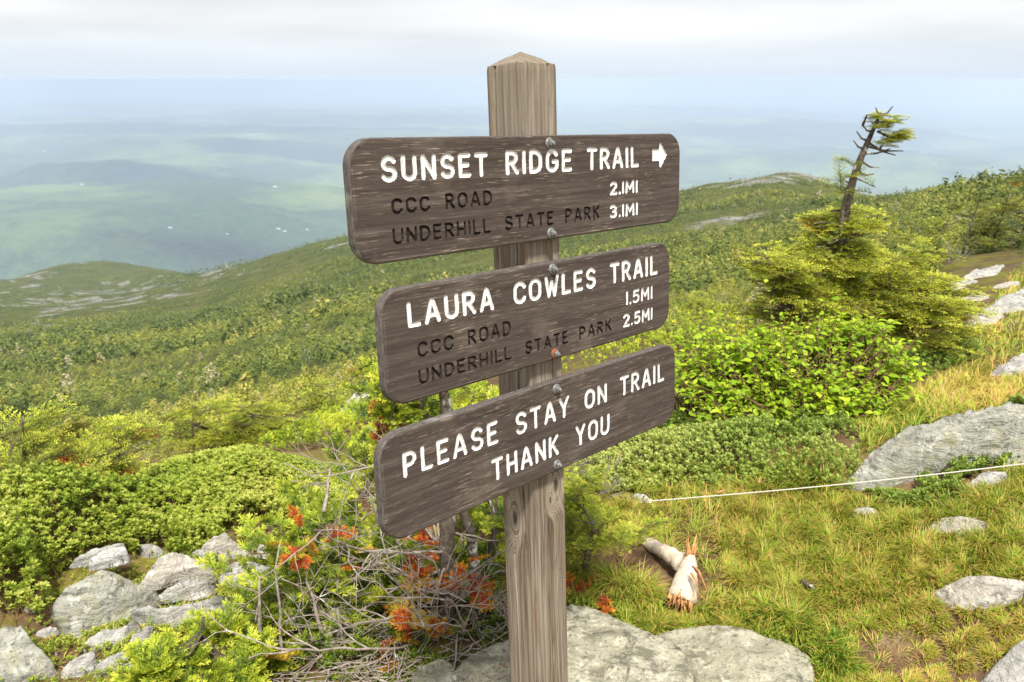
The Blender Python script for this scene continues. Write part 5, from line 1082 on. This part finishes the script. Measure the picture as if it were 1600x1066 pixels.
heath('moss', 'yellow-green moss and tiny plants in the gaps between slabs and lawn', [(870, 880), (960, 920), (1100, 940), (1300, 1000), (1320, 1100), (1000, 1100), (860, 1000)], 5000, 129, 'heath', 0.018, 0.008, 0.004, 7, 0.2, 0.60, 0.0, 0.0)
heath('moss', 'low moss and tiny plants among the stones at the lower left', [(-60, 1090), (30, 985), (90, 900), (200, 860), (300, 855), (470, 835), (480, 900), (400, 960), (300, 1000), (230, 1090)], 6000, 130, 'heath', 0.022, 0.009, 0.005, 7, 0.2, 0.50, 0.0, 0.0, -0.25)
heath('bilberry_patch', 'sparse green plants and red moss at the front foot of the long boulder', [(1310, 690), (1335, 745), (1345, 785), (1420, 795), (1510, 790), (1500, 750), (1420, 770), (1350, 760)], 700, 137, 'green_heath', 0.04, 0.011, 0.006, 9, 0.2, 0.5, gap=-0.2)
heath('moss', 'dark moss and litter under the twigs of the half-dead fir', [(380, 990), (560, 960), (800, 960), (810, 1130), (380, 1130)], 5000, 138, 'heath', 0.02, 0.008, 0.004, 7, 0.2, 0.12, 0.0, 0.0, -0.1)
def litter():
    rng = np.random.default_rng(139); x, y = scatter([(380, 960), (800, 930), (820, 1100), (380, 1120)], 420, rng); mb = MB(); z = H(x, y)
    for a, b, c in zip(x, y, z):
        an = rng.uniform(0, 6.28); L = rng.uniform(0.03, 0.16); dv = np.array([math.cos(an), math.sin(an), rng.uniform(-0.05, 0.2)]); p = np.array([a, b, c + rng.uniform(0.004, 0.03)])
        tube_into(mb, wander(p - dv * L / 2, p + dv * L / 2, 5, 0.08, rng), rng.uniform(0.0010, 0.0028), 4, rng.random(), 0, False)
    o = mb.build('twig_litter', M['twig']); tag(o, 'fallen grey twigs lying in a loose layer under the half-dead fir', None, None, 'stuff')
litter()
def grass(name, label, poly, n, seed, L=(0.06, 0.14), W=0.0030, tint=0.5, off=0.0, patch=0.5):
    rng = np.random.default_rng(seed); x, y = scatter(poly, n, rng); ok = off_rocks(x, y, off)
    ee = sdf_px(x, y, poly); ok &= rng.random(len(x)) < smooth(-2, 14, ee)
    # worn soil shows through in places
    wear = fbm(x / 0.55, y / 0.55, seed + 3, 3); ok &= (wear > -0.62) | (rng.random(len(x)) < 0.15)
    for cx, cy_, rx, ry in ((1385, 1015, 62, 34), (1265, 925, 16, 10), (1300, 985, 26, 10)):
        a, b = proj(np.stack([x, y, H(x, y, False)], 1)); ok &= (((a - cx) / rx) ** 2 + ((b - cy_) / ry) ** 2 > 1) | (rng.random(len(x)) < 0.12)
    x, y = x[ok], y[ok]
    # gather into tufts
    cs = 0.06; jx, jy = np.floor(x / cs), np.floor(y / cs); tx = (jx + _hash(jx, jy, jx * 0 + 1)) * cs; ty = (jy + _hash(jx, jy, jx * 0 + 2)) * cs
    pull = 0.28; ax, ay = x + (tx - x) * pull, y + (ty - y) * pull
    m_ = off_rocks(ax, ay, -0.012); x, y, ax, ay, tx, ty, jx, jy = [q[m_] for q in (x, y, ax, ay, tx, ty, jx, jy)]
    n = len(x); th = _hash(jx, jy, jx * 0 + 5)
    ln = rng.uniform(L[0], L[1], n) * (0.85 + 0.3 * th) * np.clip(0.95 + 0.45 * fbm(x / 0.35, y / 0.35, seed + 5, 3), 0.5, 1.4)
    out = np.stack([x - tx, y - ty], 1); out = out / np.maximum(np.linalg.norm(out, axis=1, keepdims=True), 1e-4) + rng.normal(0, 0.65, (n, 2)) + np.array([0.35, -0.2]); out = out / np.maximum(np.linalg.norm(out, axis=1, keepdims=True), 1e-4)
    bend = rng.uniform(0.4, 1.6, n); z0 = H(ax, ay) - 0.004; b0 = np.stack([ax, ay, z0], 1)
    hd = np.concatenate([out, np.zeros((n, 1))], 1); sd_ = np.stack([-out[:, 1], out[:, 0], np.zeros(n)], 1) * (W * rng.uniform(0.7, 1.3, n))[:, None] * 0.5
    rows = []
    for s_, wf in ((0, 1.0), (0.35, 0.95), (0.7, 0.7), (1.0, 0.12)):
        ang = bend * s_ * 1.25
        pz = ln * np.sin(np.minimum(1.45, 1.45 - 0)) * s_ * np.cos(ang * 0.62); ph = ln * s_ * np.sin(ang * 0.62 + 0.12)
        c = b0 + hd * ph[:, None]; c[:, 2] += np.maximum(pz, 0.004 * s_)
        rows += [c - sd_ * wf, c + sd_ * wf]
    v = np.stack(rows, 1).reshape(-1, 3); k = np.arange(n)[:, None] * 8
    q = np.concatenate([np.concatenate([k + i, k + i + 1, k + i + 3, k + i + 2], 1) for i in (0, 2, 4)])
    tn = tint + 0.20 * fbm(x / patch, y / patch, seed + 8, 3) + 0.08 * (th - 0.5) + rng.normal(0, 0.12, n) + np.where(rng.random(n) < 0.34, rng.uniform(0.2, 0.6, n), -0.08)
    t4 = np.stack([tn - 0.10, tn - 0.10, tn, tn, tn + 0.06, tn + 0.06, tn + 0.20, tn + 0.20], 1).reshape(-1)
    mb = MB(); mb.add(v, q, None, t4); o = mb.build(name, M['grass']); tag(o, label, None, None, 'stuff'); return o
LAWN = [(880, 800), (950, 780), (1020, 772), (1150, 755), (1280, 770), (1340, 780), (1420, 800), (1500, 770), (1560, 740), (1720, 720), (1800, 1130), (1230, 1140), (1280, 1030), (1200, 1000), (1100, 990), (1020, 995), (960, 960), (890, 940)]
grass('grass', 'fine green and straw coloured mountain sedge carpeting the right foreground', LAWN, 130000, 131, (0.020, 0.055), 0.0021, 0.44)
grass('grass', 'sedge strip between the leafy shrub and the long boulder', [(1330, 660), (1420, 620), (1460, 590), (1540, 560), (1620, 555), (1700, 570), (1700, 605), (1600, 625), (1530, 652), (1450, 668), (1395, 692), (1345, 712)], 14000, 132, (0.03, 0.075), 0.0036, 0.5)
grass('grass', 'tall green sedge tufts where the rope starts', [(960, 745), (1080, 725), (1190, 735), (1300, 745), (1290, 780), (1100, 785), (1000, 790)], 6000, 133, (0.05, 0.11), 0.0034, 0.34)
grass('grass', 'tall sedge at the edge of the slabs below the lawn', [(1060, 968), (1180, 978), (1262, 1012), (1275, 1066), (1340, 1066), (1320, 1000), (1220, 950), (1090, 930), (960, 905), (895, 890), (900, 925), (1000, 955)], 8000, 134, (0.05, 0.11), 0.0030, 0.30)
grass('grass', 'yellow sedge around the trail slabs at the upper right', [(1500, 520), (1540, 500), (1560, 450), (1580, 425), (1640, 400), (1700, 420), (1700, 560), (1600, 575), (1540, 560), (1490, 550)], 6000, 135, (0.03, 0.08), 0.006, 0.42)
grass('grass', 'thin sedge and moss between the stones at the lower left', [(-20, 1066), (60, 985), (110, 960), (230, 920), (420, 850), (470, 850), (440, 900), (330, 980), (240, 1066)], 1500, 136, (0.02, 0.05), 0.003, 0.35)

# --- the dwarf forest on the slopes
def fir_cards(rng, n, shape=1.0):
    """a small fir built from many leaf-sized tufts; unit height"""
    mb = MB(); z = rng.uniform(0.03, 1.0, n) ** 1.0; r = (1.02 - z) ** 0.8 * 0.42 * shape * rng.uniform(0.35, 1.0, n) ** 0.6
    a = rng.uniform(0, 6.283, n); p = np.stack([r * np.cos(a), r * np.sin(a), z], 1)
    d = np.stack([np.cos(a), np.sin(a), rng.uniform(-0.25, 0.55, n)], 1) + 0.35 * rng.normal(size=(n, 3)); F = frames(d, rng.normal(0, 0.5, n))
    L = (0.13 + 0.10 * (1 - z)) * (1.6 if n <= 30 else min(1.0, (60 / n) ** 0.45)); lf = leaf_tpl(1.0, 0.50, 2, 0.2, 0.25, False)
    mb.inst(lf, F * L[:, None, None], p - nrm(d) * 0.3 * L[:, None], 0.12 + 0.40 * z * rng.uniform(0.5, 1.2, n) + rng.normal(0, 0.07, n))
    return mb.tpl()
rgf = np.random.default_rng(140)
def forest(name, label, amin, amax, d0, d1, n, h0, h1, ncard, seed, tint=0.0, keep=None):
    rng = np.random.default_rng(seed); tp = [fir_cards(rng, ncard, s_) for s_ in (0.8, 1.1, 1.5, 0.95)]
    a = rng.uniform(R(amin), R(amax), n); d = np.sqrt(rng.uniform(d0 * d0, d1 * d1, n)); x, y = d * np.sin(a), d * np.cos(a)
    nn = fbm(x / (d0 * 0.35), y / (d0 * 0.35), seed, 4); z = H(x, y); p = np.stack([x, y, z], 1); px, py = proj(p)
    ok = nn > -0.55 + 0.25 * rng.normal(size=n)
    bare = np.exp(-0.5 * (((px - 1215) / 75) ** 2 + ((py - 268) / 15) ** 2)) + np.exp(-0.5 * (((px - 190) / 80) ** 2 + ((py - 465) / 16) ** 2)) + np.exp(-0.5 * (((px - 1110) / 45) ** 2 + ((py - 345) / 14) ** 2))
    if d0 > 100: ok &= (bare < 0.45) | (rng.random(n) < 0.25)
    if keep is not None: ok &= keep(px, py, x, y, d)
    # thin out the bare rock near the skyline
    p, d, nn, x, y = p[ok], d[ok], nn[ok], x[ok], y[ok]; n = len(p)
    hh = rng.uniform(h0, h1, n) * (0.75 + 0.4 * fbm(x / (d0 * 0.8), y / (d0 * 0.8), seed + 2, 3)) * rng.choice([1, 1, 1, 1.35], n); cl = fbm(x / (d0 * 0.22), y / (d0 * 0.16), seed + 21, 3); hh = hh * (np.clip(0.95 + 0.6 * cl, 0.5, 1.5) if d0 < 100 else np.clip(1.15 + 0.8 * cl, 0.6, 1.9)) if d0 > 20 else hh; hh = np.maximum(hh, 0.3 * h0)
    an = rng.uniform(0, 6.283, n); c, s_ = np.cos(an) * hh, np.sin(an) * hh; o = 0 * c
    F = np.stack([np.stack([c, -s_, o + 0.10 * hh], 1), np.stack([s_, c, o], 1), np.stack([o, o, hh], 1)], 1)
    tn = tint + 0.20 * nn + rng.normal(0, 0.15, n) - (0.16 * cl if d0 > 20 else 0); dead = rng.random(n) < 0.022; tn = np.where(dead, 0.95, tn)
    mb = MB(); kk = rng.integers(0, 4, n); p[:, 2] -= 0.04 * hh
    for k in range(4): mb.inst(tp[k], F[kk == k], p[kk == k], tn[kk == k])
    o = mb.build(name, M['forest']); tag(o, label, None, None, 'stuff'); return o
def keepA(px, py, x, y, d):  # nothing on the trail, its clearing and the near mat
    trail = inpoly(px, py, [(1480, 600), (1490, 425), (1560, 405), (1700, 380), (1900, 600)])
    return ~trail
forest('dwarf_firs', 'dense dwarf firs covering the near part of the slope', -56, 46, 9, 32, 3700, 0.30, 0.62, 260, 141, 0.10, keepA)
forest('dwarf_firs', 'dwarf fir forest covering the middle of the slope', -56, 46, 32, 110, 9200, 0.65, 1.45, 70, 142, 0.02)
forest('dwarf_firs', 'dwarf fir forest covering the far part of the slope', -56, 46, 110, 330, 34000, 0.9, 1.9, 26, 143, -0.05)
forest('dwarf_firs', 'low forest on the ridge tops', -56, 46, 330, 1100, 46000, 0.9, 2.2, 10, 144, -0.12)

# --- small firs one can tell apart, just beyond the near ground
GRPF = 'small firs at the edge of the slope'
_rf = np.random.default_rng(150)
for k, (px, py, h_, r_, lab) in enumerate([
    (40, 775, 0.42, 0.34, 'low yellow-green fir at the left edge above the pale slab'), (185, 742, 0.30, 0.26, 'low bright fir just behind the heath mat, right of the dark fir'),
    (300, 705, 0.34, 0.28, 'low yellow fir leaning against the left side of the domed fir bush'), (500, 650, 0.35, 0.36, 'small yellow fir left of the long pale rock on the slope'),
    (560, 610, 0.42, 0.30, 'small orange-tinged fir above the long pale rock'), (455, 640, 0.5, 0.34, 'olive fir behind the domed fir bush'),
    (1085, 500, 0.55, 0.45, 'yellow-green fir right of the middle board'), (1130, 470, 0.6, 0.45, 'dull green fir left of the wind-sheared fir'),
    (1545, 395, 1.1, 0.7, 'dark dense fir beyond the trail near the right edge'), (1590, 385, 1.3, 0.8, 'tall dark fir beyond the trail at the right edge'), (1500, 405, 0.9, 0.6, 'dark fir behind the farthest trail slab'), (1450, 430, 0.7, 0.5, 'bright green fir just behind the right wing of the wind-sheared fir'),
    (1470, 380, 1.0, 0.7, 'olive fir above the grey dead shrub'), (1425, 400, 0.8, 0.55, 'yellowish fir behind the crown of the wind-sheared fir')]):
    b = ground(px, py)[0]; dd = float(np.hypot(b[0], b[1])); cl, tk = conical(b, h_, r_, 70, _rf, (0.15, 0))
    fir('small_fir', lab, cl, tk, SPR_M if dd < 6 else SPR_C, 150 + k, 'fir', 'firbright' if k not in (8, 9, 10, 12) else 'fir', 0.9 if dd < 6 else 0.75, (0.15, 0, 0), 0.25, 0.02 if k not in (4,) else 0.2, GRPF, tint0=0.08 if k < 8 else -0.04, branch=0.2)

# ------------------------------------------------------------------ the fallen broken trunk
def fallen():
    rng = np.random.default_rng(160); b = ground(1068, 932, 0.05)[0]; org = b
    root = empty('broken_trunk', b, 'bleached fallen trunk with a splintered orange end lying in the grass', 'fallen trunk')
    d0 = float(np.hypot(b[0], b[1])); z = lambda px, py, dd, up=0.0: P(px, py, dd) + [0, 0, up]
    A = np.outer([0.12, 0.10, 0.08, 0.06, 0.045, 0.035], [0, 0, 1.0]) + np.array([z(900, 822, d0 + 0.62), z(925, 848, d0 + 0.5), z(962, 862, d0 + 0.4), z(1008, 872, d0 + 0.28), z(1042, 884, d0 + 0.17), z(1066, 896, d0 + 0.12)])
    mb = MB(); tube_into(mb, np.array([np.interp(np.linspace(0, 5, 26), np.arange(6), A[:, k]) for k in range(3)]).T - org, np.interp(np.linspace(0, 5, 26), np.arange(6), [0.011, 0.013, 0.015, 0.018, 0.023, 0.030]) * (1 + 0.08 * rng.normal(size=26)), 14)
    B = np.array([z(1079, 866, d0 + 0.10), z(1077, 880, d0 + 0.09), z(1073, 900, d0 + 0.06), z(1068, 925, d0 + 0.02), z(1064, 938, d0)])
    tb = np.linspace(0, 4, 20); Bp = np.array([np.interp(tb, np.arange(5), B[:, k]) for k in range(3)]).T
    tube_into(mb, Bp - org, np.interp(tb, np.arange(5), [0.012, 0.024, 0.034, 0.042, 0.044]) * (1 + 0.04 * rng.normal(size=20)), 18)
    mb.build('trunk', M['bleached'], root)
    sp = MB(); ax = nrm(B[-1] - B[-2]); tv = nrm(B[0] - B[1])
    for i in range(70):
        u = rng.normal(size=3); u = nrm(u - ax * (u @ ax)); rr = rng.uniform(0.2, 1.0) * 0.042
        a = B[-1] + u * rr - ax * 0.02; tube_into(sp, np.stack([a, a + ax * rng.uniform(0.012, 0.035), a + ax * rng.uniform(0.03, 0.055) + u * rng.uniform(-0.004, 0.012)]) - org, np.array([0.006, 0.0045, 0.0008]) * rng.uniform(0.5, 1.2), 5, rng.random())
    s2p = MB()
    for i in range(16):
        u = nrm(rng.normal(size=3)); a = B[0] + u * 0.012 - tv * 0.02; tube_into(s2p, np.stack([a, a + tv * 0.03, a + tv * rng.uniform(0.035, 0.075) + u * 0.008]) - org, np.array([0.006, 0.004, 0.0008]), 5, rng.random())
    for (x0, y0, x1, y1) in ((1085, 888, 1105, 925), (1082, 885, 1098, 905), (1080, 895, 1092, 930)):
        s3 = MB(); tube_into(s3, np.stack([z(x0, y0, d0), z((x0 + x1) / 2 + 2, (y0 + y1) / 2 - 3, d0 - 0.02), z(x1, y1, d0 - 0.04)]) - org, np.array([0.004, 0.003, 0.001]), 5); s3.build('splinter', M['splinter'], root)
    sp.build('splintered_end', M['splinter'], root); s2p.build('broken_tip', M['splinter'], root)
fallen()
# bark flake and twig chips on the grass
def chip(label, px, py, L, rad, ang, mat, seed, up=0.035):
    rng = np.random.default_rng(seed); b = ground(px, py)[0] + [0, 0, up]; d = np.array([math.cos(ang), math.sin(ang), 0.1]); mb = MB()
    t = np.linspace(-0.5, 0.5, 6)[:, None]; pts = t * L * d + rng.normal(0, 0.04 * L, (6, 3)); tube_into(mb, pts, rad * np.array([0.4, 0.9, 1, 1.1, 0.8, 0.3]), 7)
    v = mb.v[0]; v[:, 2] *= 0.6; o = mb.build('wood_chip', M[mat]); o.location = b; tag(o, label, 'wood chip')
chip('brown bark flake lying alone in the middle of the grass', 1260, 928, 0.05, 0.008, -1.0, 'bark', 171)
chip('pale wood chip standing in the grass just under the rope', 1184, 775, 0.035, 0.004, 1.4, 'splinter', 172, 0.06)
chip('pale wood chip lying flat in grass before the rope', 1125, 788, 0.04, 0.004, 0.3, 'splinter', 173, 0.05)
chip('pale splinter on soil behind the rope near the long boulder', 1503, 712, 0.05, 0.006, -0.6, 'bleached', 174, 0.06)
# ------------------------------------------------------------------ the rope
def rope():
    a = ground(1016, 783, 0.085)[0]; e = ground(1760, 705, 0.14)[0]; n = 60; t = np.linspace(0, 1, n)[:, None]
    pts = a + (e - a) * t; pts[:, 2] -= 0.012 * np.sin(np.pi * t[:, 0])
    mb = MB(); k = 3
    for s_ in range(3):   # three twisted strands
        an = t[:, 0] * 260 + s_ * 2.094; dirv = nrm(e - a); u = nrm(np.cross(dirv, [0, 0, 1.0])); w_ = np.cross(dirv, u); tt = np.linspace(0, 1, 900)[:, None]
        pp = a + (e - a) * tt; pp[:, 2] -= 0.012 * np.sin(np.pi * tt[:, 0]); an = tt[:, 0] * 420 + s_ * 2.094
        tube_into(mb, pp + 0.0009 * (np.cos(an)[:, None] * u + np.sin(an)[:, None] * w_) - a, 0.0011, 5)
    g0 = ground(1003, 776)[0]; tube_into(mb, np.array([g0 - a, 0.55 * (g0 - a) + [0, 0, 0.012], [0, 0, 0]]), 0.0019, 6)
    for rr_ in (0.0, 1.2): tube_into(mb, np.array([[0.004 * math.cos(q_ + rr_), 0.004 * math.sin(q_), 0.004 * math.sin(q_ + rr_)] for q_ in np.linspace(0, 6.5, 14)]), 0.0016, 6)
    m = Mat('white_cord'); o = mb.build('rope', m.done((0.62, 0.58, 0.50), 0.8, 0.2)); o.location = a
    tag(o, 'thin white rope stretched low across the grass to the right edge', 'rope')
rope()

# ------------------------------------------------------------------ the air between here and the valley
def haze():
    x0, x1, y0, y1, z0, z1 = -95000, 95000, -95000, 95000, -1400, 7.5
    v = np.array([(x, y, z) for z in (z0, z1) for y in (y0, y1) for x in (x0, x1)], float)
    q = np.array([(0, 2, 3, 1), (4, 5, 7, 6), (0, 1, 5, 4), (2, 6, 7, 3), (0, 4, 6, 2), (1, 3, 7, 5)])
    m = bpy.data.materials.new('valley_air'); m.use_nodes = True; t_ = m.node_tree; t_.nodes.clear()
    pv = t_.nodes.new('ShaderNodeVolumePrincipled'); pv.inputs['Color'].default_value = (0.655, 0.765, 0.975, 1); pv.inputs['Density'].default_value = 1.15e-4; pv.inputs['Anisotropy'].default_value = -0.12
    out = t_.nodes.new('ShaderNodeOutputMaterial'); t_.links.new(pv.outputs[0], out.inputs['Volume'])
    mb = MB(); mb.add(v, q); o = mb.build('haze', m, sm=False); tag(o, 'pale blue summer haze filling the valley', None, None, 'stuff')
haze()

# ------------------------------------------------------------------ the broken deck of summer cloud that throws shade on the valley (high above, out of the haze)
def cloud(px, dist, sx, sy, seed):
    alt = max(750.0, 0.125 * dist)
    gx, gy = polar(px, dist); gz = float(H(gx, gy)); k = (alt - gz) / sdir.z
    c = np.array([gx + sdir.x * k, gy + sdir.y * k, alt])
    bm = bmesh.new(); bmesh.ops.create_icosphere(bm, subdivisions=5, radius=1.0)
    v = np.array([p.co[:] for p in bm.verts]); t = np.array([[p.index for p in f.verts] for f in bm.faces]); bm.free()
    r = 1 + 0.42 * fbm(v[:, 0] * 2 + seed, v[:, 1] * 2, v[:, 2] * 2, 4); v = v * r[:, None]; v[:, 2] = np.where(v[:, 2] < 0, v[:, 2] * 0.25, v[:, 2])
    mb = MB(); mb.add(v * np.array([sx, sy, 0.28 * min(sx, sy)]), None, t)
    o = mb.build('sky_cloud', M['cloud']); o.location = c; tag(o, 'white summer cloud high over the valley', None, None, 'structure')
M['cloud'] = Mat('cloud_white').done((0.9, 0.9, 0.92), 1.0, 0.0)
for k, a in enumerate([(145, 7150, 950, 520), (330, 3900, 420, 150), (560, 9000, 1400, 700), (380, 11500, 2200, 700), (80, 13500, 2600, 800), (640, 14500, 2500, 900), (1200, 12500, 2200, 900), (1120, 19000, 4000, 1300), (150, 20500, 4200, 1300)]): cloud(*a, seed=k * 3.1)

# ------------------------------------------------------------------ farm buildings far down in the valley
def barn(px, py, w_, l_, h_, ang):
    g = ground(px, py, 0.0, 40000)[0]; w_, l_, h_ = 0.5 * w_, 0.45 * l_, 0.45 * h_; x, y, h2 = w_ / 2, l_ / 2, h_ * 0.55
    v = np.array([(-x, -y, -6), (x, -y, -6), (x, y, -6), (-x, y, -6), (-x, -y, h2), (x, -y, h2), (x, y, h2), (-x, y, h2), (0, -y, h_), (0, y, h_)], float)
    c, s_ = math.cos(ang), math.sin(ang); v[:, :2] = v[:, :2] @ np.array([[c, s_], [-s_, c]])
    root = empty('farm_building', g, 'tiny white farm building far down in the hazy valley', 'farm building', 'far farm buildings')
    mb = MB(); mb.add(v, [(0, 1, 5, 4), (2, 3, 7, 6), (3, 0, 4, 7), (1, 2, 6, 5)], [(4, 5, 8), (6, 7, 9)]); mb.build('wall', M['farm'], root, sm=False)
    mb = MB(); mb.add(v[4:] * [1.04, 1.04, 1.0] + [0, 0, 0.3], [(0, 4, 5, 3), (4, 1, 2, 5)]); mb.build('roof', M['farm_roof'], root, sm=False)
M['farm'] = Mat('farm_white').done((0.55, 0.54, 0.52), 0.8, 0.2); M['farm_roof'] = Mat('farm_roof').done((0.42, 0.41, 0.40), 0.6, 0.3)
for a in [(33, 291, 26, 60, 16, 1.2), (128, 289, 20, 50, 14, 1.4), (266, 356, 16, 40, 12, 1.5), (435, 358, 18, 46, 13, 1.2), (445, 362, 14, 34, 11, 1.7), (355, 366, 12, 30, 10, 1.4), (480, 359, 12, 30, 10, 1.3), (78, 158, 60, 170, 30, 1.4), (20, 156, 50, 140, 28, 1.5), (430, 292, 20, 55, 14, 1.5)]: barn(*a)
